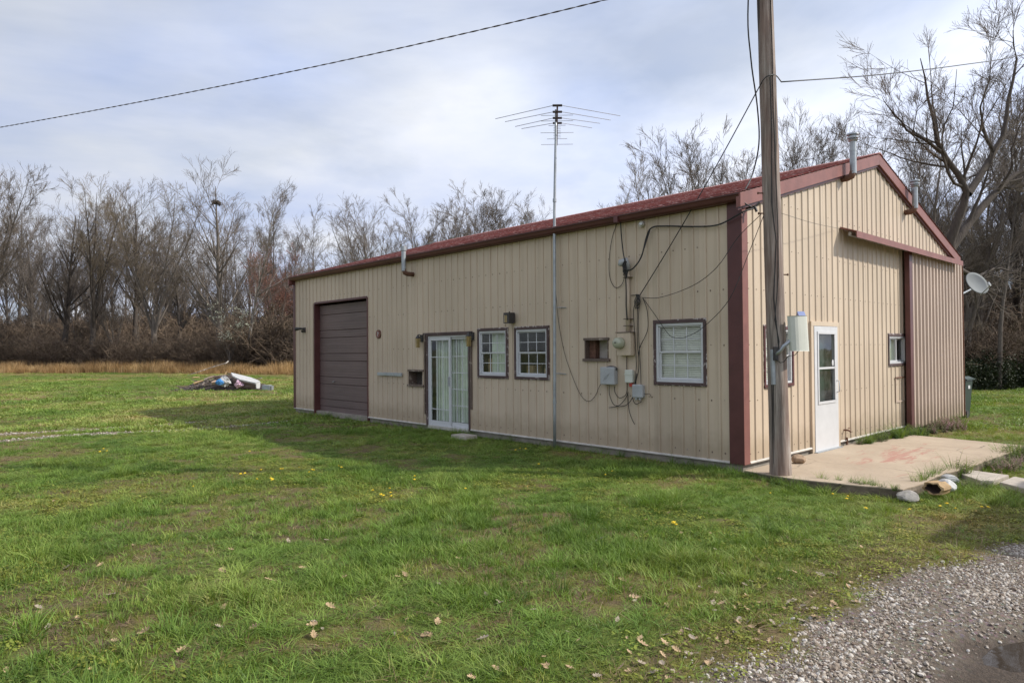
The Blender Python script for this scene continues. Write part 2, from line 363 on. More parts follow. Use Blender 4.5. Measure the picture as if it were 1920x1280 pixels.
    t = NT('muddy_water'); n = t.noise(3, 3)
    t.color(t.ramp(n, [(0.3, (0.035, 0.027, 0.020)), (0.7, (0.06, 0.047, 0.035))])); t.set(Roughness=0.04); t.b.inputs['IOR'].default_value = 1.33
    t.bump(t.noise(9, 2), 0.04, 0.01); M['water'] = t.m
    M['shed'] = siding_mat('shadow_shed_siding', (0.45, 0.42, 0.38))
setup_materials()

# ------------------------------------------------------------------ mesh helpers
ORG = {}
class MB:
    def __init__(s): s.v = []; s.f = []
    def add(s, verts, faces):
        o = len(s.v); s.v += [tuple(map(float, p)) for p in verts]; s.f += [tuple(i + o for i in f) for f in faces]; return s
    def box(s, x0, x1, y0, y1, z0, z1, P=None):
        vs = [(x0, y0, z0), (x1, y0, z0), (x1, y1, z0), (x0, y1, z0), (x0, y0, z1), (x1, y0, z1), (x1, y1, z1), (x0, y1, z1)]
        if P: vs = [P(*q) for q in vs]
        return s.add(vs, [(0, 3, 2, 1), (4, 5, 6, 7), (0, 1, 5, 4), (1, 2, 6, 5), (2, 3, 7, 6), (3, 0, 4, 7)])
    def prism(s, poly, a0, a1, axis=1):
        """poly of (p,q) in the plane across axis, extruded from a0 to a1"""
        n = len(poly)
        def mk(p, q, a): return (a, p, q) if axis == 0 else ((p, a, q) if axis == 1 else (p, q, a))
        vs = [mk(p, q, a0) for p, q in poly] + [mk(p, q, a1) for p, q in poly]
        return s.add(vs, [tuple(range(n)), tuple(range(2 * n - 1, n - 1, -1))] + [(i, i + n, (i + 1) % n + n, (i + 1) % n) for i in range(n)])
    def tube(s, pts, r, sides=6, cap=True):
        pts = [np.array(p, float) for p in pts]; n = len(pts)
        rs = r if hasattr(r, '__len__') else [r] * n
        tang = [pts[min(i + 1, n - 1)] - pts[max(i - 1, 0)] for i in range(n)]
        up = np.array([0, 0, 1.0]); vs = []
        t0 = tang[0] / (np.linalg.norm(tang[0]) + 1e-9)
        if abs(t0[2]) > 0.9: up = np.array([1.0, 0, 0])
        a = np.cross(t0, up); a /= np.linalg.norm(a)
        for i in range(n):
            t = tang[i] / (np.linalg.norm(tang[i]) + 1e-9)
            a = a - t * (a @ t); a /= (np.linalg.norm(a) + 1e-9); b = np.cross(t, a)
            for k in range(sides):
                an = 2 * math.pi * k / sides
                vs.append(pts[i] + rs[i] * (math.cos(an) * a + math.sin(an) * b))
        fs = [(i * sides + k, i * sides + (k + 1) % sides, (i + 1) * sides + (k + 1) % sides, (i + 1) * sides + k) for i in range(n - 1) for k in range(sides)]
        if cap: fs += [tuple(range(sides - 1, -1, -1)), tuple((n - 1) * sides + k for k in range(sides))]
        return s.add(vs, fs)
    def ball(s, c, rx, ry=None, rz=None, nu=10, nv=7, rng=None, rough=0.0):
        ry = ry or rx; rz = rz or rx; vs = []
        for j in range(nv + 1):
            ph = math.pi * j / nv
            for i in range(nu):
                th = 2 * math.pi * i / nu
                k = 1 + (rng.uniform(-rough, rough) if rng and 0 < j < nv else 0)
                vs.append((c[0] + k * rx * math.sin(ph) * math.cos(th), c[1] + k * ry * math.sin(ph) * math.sin(th), c[2] + k * rz * math.cos(ph)))
        fs = [(j * nu + i, j * nu + (i + 1) % nu, (j + 1) * nu + (i + 1) % nu, (j + 1) * nu + i) for j in range(nv) for i in range(nu)]
        return s.add(vs, fs)
    def mesh(s, name, org=(0, 0, 0), smooth=False, bevel=0.0, fix=True):
        me = bpy.data.meshes.new(name)
        o = np.array(org, float)
        me.from_pydata([tuple(np.array(p) - o) for p in s.v], [], s.f)
        if fix or bevel:
            bm = bmesh.new(); bm.from_mesh(me)
            bmesh.ops.remove_doubles(bm, verts=bm.verts, dist=1e-6)
            if bevel:
                es = [e for e in bm.edges if len(e.link_faces) == 2 and e.calc_face_angle(0) > 0.6]
                bmesh.ops.bevel(bm, geom=es, offset=bevel, segments=2, profile=0.6, affect='EDGES', clamp_overlap=True)
            bmesh.ops.recalc_face_normals(bm, faces=bm.faces); bm.to_mesh(me); bm.free()
        if smooth: me.polygons.foreach_set('use_smooth', [True] * len(me.polygons))
        me.update(); return me
    def build(s, name, mat, parent=None, loc=None, smooth=False, bevel=0.0, label=None, cat=None, group=None, kind=None, fix=True):
        org = ORG.get(parent.name, (0, 0, 0)) if parent else (loc if loc is not None else (0, 0, 0))
        me = s.mesh(name, org, smooth, bevel, fix)
        return put(name, me, mat, parent, None if parent else org, label, cat, group, kind, org)
def put(name, me, mat, parent=None, loc=None, label=None, cat=None, group=None, kind=None, org=None):
    o = bpy.data.objects.new(name, me); COL.objects.link(o)
    if mat and not me.materials: me.materials.append(MAT[mat] if isinstance(mat, str) else mat)
    if parent: o.parent = parent
    if loc is not None: o.location = tuple(map(float, loc))
    ORG[o.name] = tuple(org) if org is not None else tuple(map(float, loc)) if loc is not None else (0, 0, 0)
    tag(o, label, cat, group, kind); return o
def tag(o, label=None, cat=None, group=None, kind=None):
    for k, v in (('label', label), ('category', cat), ('group', group), ('kind', kind)):
        if v: o[k] = v
    return o
def thing(name, label, cat, loc, group=None):
    o = bpy.data.objects.new(name, None); COL.objects.link(o)
    o.location = tuple(map(float, loc)); o.empty_display_size = 0.2
    ORG[o.name] = tuple(map(float, loc)); return tag(o, label, cat, group)
def fast_mesh(name, V, quads):
    me = bpy.data.meshes.new(name); nv, nf = len(V), len(quads)
    me.vertices.add(nv); me.vertices.foreach_set('co', np.asarray(V, np.float32).ravel())
    me.loops.add(nf * 4); me.loops.foreach_set('vertex_index', np.asarray(quads, np.int32).ravel())
    me.polygons.add(nf); me.polygons.foreach_set('loop_start', np.arange(nf, dtype=np.int32) * 4)
    me.polygons.foreach_set('loop_total', np.full(nf, 4, np.int32))
    me.polygons.foreach_set('use_smooth', np.ones(nf, bool))
    me.update(calc_edges=True); return me
def fbm(x, y, scale, seed, octv=4):
    x = np.asarray(x, float) * scale; y = np.asarray(y, float) * scale
    tot = np.zeros_like(x + y); amp = 1.0; nrm = 0
    for o in range(octv):
        xi = np.floor(x).astype(np.int64); yi = np.floor(y).astype(np.int64); fx = x - xi; fy = y - yi
        def h(a, b):
            n = (a * 374761393 + b * 668265263 + (seed + o * 31) * 974634777) & 0x7fffffff
            n = ((n ^ (n >> 13)) * 1274126177) & 0x7fffffff
            n = (n ^ (n >> 16)) & 0xffff
            return n / 65535.0
        sx = fx * fx * (3 - 2 * fx); sy = fy * fy * (3 - 2 * fy)
        v = (h(xi, yi) * (1 - sx) + h(xi + 1, yi) * sx) * (1 - sy) + (h(xi, yi + 1) * (1 - sx) + h(xi + 1, yi + 1) * sx) * sy
        tot = tot + v * amp; nrm += amp; amp *= 0.5; x = x * 2.03 + 11.3; y = y * 2.03 + 5.7
    return tot / nrm
def sm(a, b, x):
    t = np.clip((np.asarray(x, float) - a) / (b - a), 0, 1); return t * t * (3 - 2 * t)

# ------------------------------------------------------------------ ground
BL, BW = 14.06, 10.25          # barn length and width
def f_gravel(x, y):
    e = np.interp(y, [-9, -6.2, -4.6, -3.2, -1.9, -0.3, 2.5], [2.92, 2.96, 3.05, 3.10, 3.38, 3.80, 4.9]) + 0.30 * (fbm(x, y, 1.3, 3) - 0.5) * 2
    drive = sm(-0.60, 0.42, x - e) * (1 - sm(7.2, 7.8, x))
    trk = np.clip(1 - np.abs(x + 11.9 + 0.12 * np.sin(y * 0.8)) / 0.36, 0, 1) * (1 - sm(-1.6, -0.6, y)) * (0.45 + 1.25 * fbm(x, y, 1.3, 8))
    trk2 = np.clip(1 - np.abs(x + 13.4) / 0.4, 0, 1) * (1 - sm(-3.4, -1.6, y)) * (0.15 + 0.95 * fbm(x, y, 0.9, 9))
    return np.maximum(drive, np.maximum(np.clip(trk, 0, 1), trk2))
def f_mud(x, y):
    d = np.hypot((x - 4.42) / 0.80, (y + 4.6) / 1.9); d2 = np.hypot((x - 4.3) / 0.8, (y - 0.0) / 1.6)
    n = 0.35 * (fbm(x, y, 2.0, 14) - 0.5) * 2
    return np.maximum(1 - sm(0.80, 1.12, d + n), 0.75 * (1 - sm(0.75, 1.1, d2 + n)))
def f_puddle(x, y):
    return np.hypot((x - 4.44) / 0.68, (y + 4.55) / 1.65) + 0.30 * (fbm(x, y, 2.0, 14) - 0.5) * 2
def f_bare(x, y):
    a = fbm(x, y, 0.75, 21, 4); b = fbm(x, y, 2.6, 22, 3)
    v = sm(0.488, 0.63, a * 0.6 + b * 0.4)
    edge = sm(-1.5, 0.1, x - 3.1 - 0.25 * sm(-3, 0, y)) * (1 - sm(7.5, 9, x)) * (0.55 + 0.8 * b) * (1 - 0.5 * sm(-3.5, -1.0, y))      # worn verge beside the drive
    near = (1 - sm(4.0, 7.5, np.hypot(x - CAM[0], y - CAM[1]))) * sm(0.44, 0.58, b) * 0.7
    return np.clip(np.maximum(v * (0.55 + 0.45 * b), np.maximum(edge, near)), 0, 1)
def f_dry(x, y):
    d = np.hypot(x - CAM[0], y - CAM[1])
    return sm(14, 20, d) * sm(0.47, 0.60, fbm(x, y, 0.16, 33, 3)) * 0.8 + sm(0.56, 0.70, fbm(x, y, 0.45, 35, 3)) * 0.40
def gz(x, y):
    x = np.asarray(x, float); y = np.asarray(y, float)
    dx = np.maximum(np.maximum(-BL - x, x - 2.6), 0); dy = np.maximum(np.maximum(-0.4 - y, y - BW), 0)
    away = sm(0.0, 2.5, np.hypot(dx, dy))
    z = -0.045 - 0.085 * sm(0.2, 0.8, x) * sm(-2.4, -0.4, y)
    z = z + away * (0.10 * (fbm(x, y, 0.32, 41, 3) - 0.5) + 0.05 * (fbm(x, y, 1.3, 43, 3) - 0.5))
    z = z - 0.06 * np.clip(f_mud(x, y), 0, 1) - 0.02 * f_gravel(x, y)
    return z
def gzf(x, y): return float(gz(np.array([x]), np.array([y]))[0])

def make_ground():
    def axis(lo, hi, fine, far):
        a = list(np.arange(lo, hi + 1e-6, fine)); st = fine; l = lo; h = hi
        while l > -far:
            st *= 1.16; l -= st; a.insert(0, l)
        st = fine
        while h < far:
            st *= 1.16; h += st; a.append(h)
        return np.array(a)
    xs = axis(-17, 6.5, 0.13, 900); ys = axis(-9.5, 4.0, 0.13, 900)
    X, Y = np.meshgrid(xs, ys); Z = gz(X, Y); nx, ny = len(xs), len(ys)
    V = np.stack([X.ravel(), Y.ravel(), Z.ravel()], 1)
    i = np.arange((ny - 1) * (nx - 1)); r, c = i // (nx - 1), i % (nx - 1); b = r * nx + c
    me = fast_mesh('ground', V, np.stack([b, b + 1, b + nx + 1, b + nx], 1))
    at = me.attributes.new('ground', 'FLOAT_COLOR', 'POINT')
    x, y = V[:, 0], V[:, 1]
    at.data.foreach_set('color', np.stack([f_bare(x, y), f_gravel(x, y), f_mud(x, y), f_dry(x, y)], 1).astype(np.float32).ravel())
    put('ground', me, 'ground', kind='structure')
    # puddle in the wheel rut
    m = MB(); n = 56; ring = []
    for k in range(n):
        a = 2 * math.pi * k / n; lo, hi = 0.1, 3.0
        for _ in range(18):
            md = (lo + hi) / 2
            if f_puddle(np.array([4.44 + md * 0.68 * math.cos(a)]), np.array([-4.55 + md * 1.65 * math.sin(a)]))[0] < 1.0: lo = md
            else: hi = md
        ring.append((4.44 + lo * 0.68 * math.cos(a), -4.55 + lo * 1.65 * math.sin(a)))
    zp = max(gzf(px, py) for px, py in ring[::4]) * 0.3 + min(gzf(px, py) for px, py in ring[::4]) * 0.7
    m.add([(px, py, zp) for px, py in ring], [tuple(range(n))]); m.build('puddle', 'water', kind='structure')
make_ground()

# ------------------------------------------------------------------ the barn
RIDGE_Y, RIDGE_Z, EAVE_Z, SLOPE = 5.13, 5.39, 3.862, None
SLOPE = (RIDGE_Z - EAVE_Z) / (RIDGE_Y + 0.16)
def roof_z(y): return RIDGE_Z - SLOPE * abs(y - RIDGE_Y)
BASE_Z = 0.085
barn = thing('metal_barn', 'long cream metal barn with brown trim and red shingle roof', 'building', (0, 0, 0))
PL = lambda u, d, z: (u, -d, z)          # long wall: u along x, d outwards
PG = lambda u, d, z: (d, u, z)           # gable wall: u along y, d outwards
# openings (u0,u1,z0,z1)
GAR = (-12.80, -10.0, -0.05, 3.04); PAT = (-7.48, -6.06, 0.06, 2.02)
W1 = (-5.76, -4.87, 1.16, 2.125); W2 = (-4.67, -3.77, 1.16, 2.125); W3 = (-1.48, -0.565, 1.15, 2.13)
HO1 = (-2.91, -2.40, 1.52, 1.885); HO2 = (-8.225, -7.675, 0.92, 1.27)
DOOR = (2.235, 3.155, 0.0, 2.055); G1 = (0.585, 1.53, 1.12, 2.025); G2 = (5.63, 6.66, 1.33, 1.955)

def siding(P, u0, u1, pitch, z0, topf, holes, mat, name='siding_panel', parent=None, rib=(0.030, 0.013, 0.017), per=4, off=0.0, start=0.5, groove=False):
    ribs = []; c = u0 + pitch * start
    while c < u1: ribs.append(c); c += pitch
    prof = {}
    for c in ribs:
        for du, d in (((-0.026, 0), (-0.017, 0.014), (0.013, 0.014), (0.018, -0.003), (0.023, -0.003), (0.029, 0)) if groove else ((-rib[0], 0), (-rib[1], rib[2]), (rib[1], rib[2]), (rib[0], 0))):
            if u0 < c + du < u1: prof[round(c + du, 5)] = d
    prof[u0] = 0.0; prof[u1] = 0.0
    us = sorted(prof); ds = [prof[u] for u in us]
    n = max(1, round((u1 - u0) / (pitch * per))); out = []
    for k in range(n):
        a = u0 + k * pitch * per; b = u1 if k == n - 1 else u0 + (k + 1) * pitch * per
        brk = sorted({a, b} | {u for u in us if a < u < b} | {e for h in holes for e in h[:2] if a < e < b} | ({RIDGE_Y} if P is PG and a < RIDGE_Y < b else set()))
        m = MB(); o = off + (0.0015 if k % 2 else 0.0)
        for ua, ub in zip(brk, brk[1:]):
            um = (ua + ub) / 2; da, db = np.interp(ua, us, ds) + o, np.interp(ub, us, ds) + o
            segs = [(z0, None)]
            for h in sorted((h for h in holes if h[0] < um < h[1]), key=lambda q: q[2]):
                s0, _ = segs.pop(); 
                if h[2] > s0 + 1e-3: segs.append((s0, h[2]))
                segs.append((h[3], None))
            for s0, s1 in segs:
                za, zb = (topf(ua), topf(ub)) if s1 is None else (s1, s1)
                m.add([P(ua, da, s0), P(ub, db, s0), P(ub, db, zb), P(ua, da, za)], [(0, 1, 2, 3)])
        me = m.mesh(name, (0, 0, 0), fix=True)
        o_ = put(name, me, mat, parent or barn, org=(0, 0, 0)); out.append(o_)
    return out
flat_top = lambda u: 3.785
gable_top = lambda u: roof_z(u) - 0.10
siding(PL, -BL, 0.0, 0.2092, BASE_Z, flat_top, [GAR, PAT, W1, W2, W3, HO1, HO2], 'siding', groove=True)
siding(PG, 0.0, BW, 0.2286, BASE_Z, gable_top, [DOOR, G1, G2], 'siding')
siding(lambda u, d, z: (u, BW + d, z), -BL, 0.0, 0.2092, BASE_Z, flat_top, [], 'siding', per=12)
siding(lambda u, d, z: (-BL - d, u, z), 0.0, BW, 0.2286, BASE_Z, gable_top, [], 'siding', per=12)

def barn_shell():
    # concrete footing, white drip trim
    m = MB(); m.box(-BL + 0.02, -0.02, 0.02, BW - 0.02, -0.3, BASE_Z - 0.005); m.build('footing', 'found', barn)
    for a, b in ((-BL, GAR[0] - 0.02), (GAR[1] + 0.02, PAT[0] - 0.06), (PAT[1] + 0.06, -0.2)):
        m = MB(); m.prism([(0.0, BASE_Z - 0.012), (-0.034, BASE_Z - 0.018), (-0.034, BASE_Z - 0.004), (-0.022, BASE_Z + 0.010), (0.0, BASE_Z + 0.010)], a, b, 0); m.build('base_trim', 'whitemetal', barn)
    for a, b in ((0.14, DOOR[0] - 0.09), (DOOR[1] + 0.09, 7.0)):
        m = MB(); m.prism([(0.0, BASE_Z - 0.012), (0.034, BASE_Z - 0.018), (0.034, BASE_Z - 0.004), (0.022, BASE_Z + 0.010), (0.0, BASE_Z + 0.010)], a, b, 1); m.build('base_trim', 'whitemetal', barn)
    # corner trims
    m = MB(); m.box(-0.20, 0.028, -0.028, -0.001, BASE_Z - 0.02, 3.75); m.build('corner_trim', 'brown', barn, bevel=0.004)
    m = MB(); m.box(0.001, 0.030, -0.0275, 0.135, BASE_Z - 0.02, 3.80); m.build('corner_trim', 'fascia', barn, bevel=0.004)
    m = MB(); m.box(-BL - 0.03, -BL + 0.09, -0.03, -0.001, BASE_Z - 0.02, 3.79); m.build('corner_trim', 'brown', barn, bevel=0.004)
    m = MB(); m.box(0.0005, 0.030, BW - 0.12, BW + 0.03, BASE_Z - 0.02, 3.80); m.build('corner_trim', 'brown', barn, bevel=0.004)
    # roof: two stepped shingle slopes, ridge cap
    x0, x1 = -BL - 0.05, 0.10; rowl = 0.143
    for side in (-1, 1):
        m = MB(); L = RIDGE_Y + 0.16 if side < 0 else BW - RIDGE_Y + 0.16
        n = int(L / rowl); rowl_ = L / n
        for k in range(n):
            ya, yb = RIDGE_Y + side * (L - k * rowl_), RIDGE_Y + side * (L - (k + 1) * rowl_)
            za, zb = roof_z(ya) + 0.012, roof_z(yb) + 0.002
            m.add([(x0, ya, za), (x1, ya, za), (x1, yb, zb), (x0, yb, zb), (x0, ya, za - 0.010), (x1, ya, za - 0.010)], [(0, 1, 2, 3), (4, 5, 1, 0)])
        r = m.build('roof_slope', 'roof', barn, fix=False)
        me = r.data; bm = bmesh.new(); bm.from_mesh(me); bmesh.ops.recalc_face_normals(bm, faces=bm.faces); bm.to_mesh(me); bm.free()
        ya, yb = RIDGE_Y + side * L, RIDGE_Y
        m = MB(); m.prism([(ya, roof_z(ya) - 0.004), (yb, roof_z(yb) - 0.004), (yb, roof_z(yb) - 0.05), (ya, roof_z(ya) - 0.05)], x0 + 0.03, x1 - 0.04, 0); m.build('roof_deck', 'oldwood', barn)
    m = MB(); m.prism([(RIDGE_Y - 0.16, roof_z(RIDGE_Y - 0.16) + 0.016), (RIDGE_Y, RIDGE_Z + 0.03), (RIDGE_Y + 0.16, roof_z(RIDGE_Y + 0.16) + 0.016), (RIDGE_Y, RIDGE_Z + 0.005)], x0, x1, 0); m.build('ridge_cap', 'roof', barn)
    # eave fascia / gutter on the long side, with open end
    gx0, gx1 = x0 - 0.01, 0.06
    m = MB(); m.prism([(-0.031, 3.755), (-0.12, 3.755), (-0.150, 3.78), (-0.168, 3.832), (-0.185, 3.838), (-0.185, 3.848), (-0.158, 3.848), (-0.145, 3.79), (-0.115, 3.77), (-0.031, 3.77)], gx0, gx1, 0); m.build('gutter', 'brown', barn)
    m = MB(); m.box(gx0 + 0.01, 0.018, -0.0305, -0.002, 3.752, 3.842); m.build('eave_fascia', 'brown', barn)
    m = MB(); m.box(gx0, 0.018, BW + 0.002, BW + 0.14, 3.74, 3.82); m.build('eave_fascia', 'brown', barn)
    m = MB()
    m.box(-2.12, -2.04, -0.190, -0.12, 3.748, 3.853); m.build('gutter_joint', 'brown', barn)
    # rake trims on both gables
    for gx, s in ((0.0, 1), (-BL, -1)):
        for ya, yb in ((-0.16, RIDGE_Y), (BW + 0.16, RIDGE_Y)):
            poly = [(ya, roof_z(ya) - 0.006), (yb, roof_z(yb) - 0.006), (yb, roof_z(yb) - 0.205), (ya, roof_z(ya) - 0.205)]
            m = MB(); m.prism(poly, gx + s * 0.0195, gx + s * 0.085, 0); m.build('rake_trim', 'fascia', barn, bevel=0.004)
            poly = [(ya, roof_z(ya) - 0.206), (yb, roof_z(yb) - 0.206), (yb, roof_z(yb) - 0.245), (ya, roof_z(ya) - 0.245)]
            m = MB(); m.prism(poly, gx + s * 0.0195, gx + s * 0.05, 0); m.build('rake_trim', 'brown', barn)
    # screw heads in rows
    m = MB()
    for z in (0.2, 0.95, 1.75, 2.55, 3.2):
        u = -BL + 0.1046
        while u < -0.25:
            for du in (0.075,):
                uu = u + du
                if not any(h[0] - .05 < uu < h[1] + .05 and h[2] - .05 < z < h[3] + .05 for h in (GAR, PAT, W1, W2, W3, HO1, HO2)) and rnd.random() < 0.8:
                    m.box(uu - 0.007, uu + 0.007, -0.006, 0.001, z - 0.007 + rnd.uniform(-.01, .01), z + 0.007)
            u += 0.2092
    m.build('screw_heads', 'oldwood', barn, kind='stuff')
    m = MB()
    for z in (0.2, 0.95, 1.75, 2.55, 3.2, 3.9):
        u = 0.19
        while u < 7.0:
            if gable_top(u) > z + .15 and not any(h[0] - .1 < u < h[1] + .1 and h[2] - .1 < z < h[3] + .1 for h in (DOOR, G1, G2)) and rnd.random() < 0.75:
                m.box(-0.001, 0.006, u - 0.006, u + 0.006, z - 0.006, z + 0.006)
            u += 0.2286
    m.build('screw_heads', 'oldwood', barn, kind='stuff')
    # interior back wall a few metres in, so that the windows look into a dim room
    m = MB(); m.box(-BL + 0.3, -0.3, 3.9, 3.95, BASE_Z, 3.6); m.build('partition', 'dirt_inner', barn)
barn_shell()

def bars(P, lst, name, mat, parent, bevel=0.0):
    m = MB()
    for (u0, u1, d0, d1, z0, z1) in lst: m.box(u0, u1, d0, d1, z0, z1, P)
    return m.build(name, mat, parent, bevel=bevel)
def frame_list(u0, u1, z0, z1, w, d0, d1, wb=None):
    wb = wb or w
    return [(u0, u1, d0, d1, z1 - w, z1), (u0, u1, d0, d1, z0, z0 + wb), (u0, u0 + w, d0, d1, z0 + wb, z1 - w), (u1 - w, u1, d0, d1, z0 + wb, z1 - w)]
def sheet(P, u0, u1, d, z0, z1, name, mat, parent):
    m = MB(); m.add([P(u0, d, z0), P(u1, d, z0), P(u1, d, z1), P(u0, d, z1)], [(0, 1, 2, 3)]); return m.build(name, mat, parent, fix=False)
def window(P, o, trim, cols=3, rows=2, blind=None, name='window', slider=False, grid=True):
    u0, u1, z0, z1 = o
    W = bars(P, frame_list(u0, u1, z0, z1, 0.040, -0.05, 0.034), name, trim, barn)
    bars(P, [(u0 - 0.012, u1 + 0.012, -0.01, 0.024, z1 + 0.001, z1 + 0.018), (u0 - 0.012, u0 - 0.001, 0.0, 0.022, z0, z1), (u1 + 0.001, u1 + 0.012, 0.0, 0.022, z0, z1), (u0 - .01, u1 + .01, 0.0, 0.023, z0 - 0.012, z0 - 0.001)], 'paint_ridge', 'peel_edge', W)
    a, b, c, d = u0 + 0.041, u1 - 0.041, z0 + 0.041, z1 - 0.041
    bars(P, frame_list(a, b, c, d, 0.035, -0.05, 0.018), 'frame', 'white', W, 0.003)
    a += 0.036; b -= 0.036; c += 0.036; d -= 0.036
    panes = []
    if slider:
        md = (a + b) / 2
        bars(P, frame_list(a, md + 0.02, c, d, 0.028, -0.03, -0.006), 'sash', 'white', W)
        bars(P, frame_list(md - 0.008, b, c, d, 0.028, -0.046, -0.032), 'sash', 'white', W)
        panes = [(a + .029, md - .009, c + .029, d - .029, -0.02), (md + 0.021, b - .029, c + .029, d - .029, -0.04)]
    else:
        md = (c + d) / 2
        for (zb, zt, dd) in ((md, d, -0.020), (c, md + 0.02, -0.036)):
            fr = frame_list(a, b, zb, zt, 0.022 if zb == md else 0.032, dd, dd + 0.014)
            bars(P, fr, 'sash', 'white', W)
            pa, pb, pc, pd = a + 0.033, b - 0.033, zb + 0.033, zt - 0.033
            if grid:
                mu = []
                for k in range(1, cols): uu = pa + (pb - pa) * k / cols; mu.append((uu - 0.007, uu + 0.007, dd + 0.001, dd + 0.010, pc - 0.004, pd + 0.004))
                for k in range(1, rows): zz = pc + (pd - pc) * k / rows; mu.append((pa - 0.004, pb + 0.004, dd + 0.002, dd + 0.011, zz - 0.006, zz + 0.006))
                for q in mu: bars(P, [q], 'muntin', 'white', W)
                for i in range(cols):
                    for j in range(rows):
                        panes.append((pa + (pb - pa) * i / cols + 0.002, pa + (pb - pa) * (i + 1) / cols - 0.002, pc + (pd - pc) * j / rows + 0.002, pc + (pd - pc) * (j + 1) / rows - 0.002, dd + 0.004))
            else: panes.append((pa, pb, pc, pd, dd + 0.004))
    for (pa, pb, pc, pd, dd) in panes: sheet(P, pa - 0.004, pb + 0.004, dd, pc - 0.004, pd + 0.004, 'pane', 'glass', W)
    # reveal behind the frame
    if blind == 'slats':
        m = MB(); zz = z0 + 0.10
        while zz < z1 - 0.06:
            q = [(u0 + 0.07, -0.070, zz), (u1 - 0.07, -0.070, zz + rnd.uniform(-.002, .002)), (u1 - 0.07, -0.082, zz + 0.021), (u0 + 0.07, -0.082, zz + 0.021)]
            m.add([P(*p) for p in q] + [P(p[0], p[1] - .001, p[2] - 0.0015) for p in q], [(0, 1, 2, 3), (7, 6, 5, 4), (0, 4, 5, 1), (1, 5, 6, 2), (2, 6, 7, 3), (3, 7, 4, 0)])
            zz += 0.027
        m.build('blind', 'blind', W, kind='stuff')
    elif blind == 'curtain':
        m = MB(); n = 40; a, b = u0 + (u1 - u0) * 0.3, u1 - 0.05; vs = []
        for k in range(n + 1):
            u = a + (b - a) * k / n; dd = -0.14 + 0.02 * math.sin(k * 1.1)
            vs += [P(u, dd, z0 + 0.03), P(u, dd, z1 - 0.03)]
        m.add(vs, [(2 * k, 2 * k + 1, 2 * k + 3, 2 * k + 2) for k in range(n)]); m.build('curtain', 'vblind', W)
        m = MB(); m.box(u0 + 0.12, u0 + 0.26, -0.3, -0.16, z0 + 0.02, z0 + 0.38, P); m.build('cardboard_box', 'rock_yellow', W)
    elif blind == 'clutter':
        m = MB(); m.box(u0 + 0.1, u0 + 0.28, -0.45, -0.2, z0, z0 + 0.24, P); m.build('cardboard_box', 'rock_yellow', W)
        m = MB(); m.box(u1 - 0.33, u1 - 0.1, -0.4, -0.2, z0, z0 + 0.2, P); m.build('cardboard_box', 'rock_yellow', W)
        m = MB(); m.box(u0 + 0.05, u1 - 0.05, -0.5, -0.1, z0 - 0.04, z0 - 0.005, P); m.build('inner_ledge', 'oldwood', W)
    return W
window(PL, W1, 'peel', blind='curtain')
window(PL, W2, 'peel', blind='clutter')
window(PL, W3, 'peel', blind='slats')
window(PG, G1, 'brown', blind='slats')
window(PG, G2, 'peel', slider=True, blind='curtain')

def garage():
    u0, u1, z0, z1 = GAR; D = -0.16
    G = bars(PL, [(u0 - 0.03, u0 + 0.02, D - 0.02, 0.028, z0, z1), (u1 - 0.02, u1 + 0.03, D - 0.02, 0.028, z0, z1), (u0 + 0.02, u1 - 0.02, D - 0.02, 0.028, z1 - 0.02, z1 + 0.03)], 'garage_door', 'brown', barn)
    edges = [0.0, 0.26, 0.455, 0.87, 1.07, 1.50, 1.70, 2.13, 2.33, 2.76, 3.03]
    for a, b in zip(edges, edges[1:]):
        m = MB(); za, zb = z0 + a, z0 + b; w = zb - za
        pts = [(0.0, za), (0.020, za + 0.014)]
        nr = max(1, int(round(w / 0.075)))
        for k in range(1, nr):
            zz = za + w * k / nr; pts += [(0.020, zz - 0.005), (0.0165, zz), (0.020, zz + 0.005)]
        pts += [(0.020, zb - 0.014), (0.0, zb - 0.001)]
        poly = [(-(D + d), z) for d, z in pts] + [(-(D - 0.03), zb - 0.001), (-(D - 0.03), za)]
        m.prism(poly, u0 + 0.021, u1 - 0.021, 0); m.build('door_section', 'garage', G)
    m = MB(); hx, hz = -11.98, 0.885
    m.tube([(hx - 0.05, -D - 0.05, hz), (hx + 0.05, -D - 0.05, hz + 0.02)], 0.010, 6); m.tube([(hx, -D - 0.018, hz + .01), (hx, -D - 0.05, hz + .01)], 0.012, 6); m.build('handle', 'galv', G)
garage()

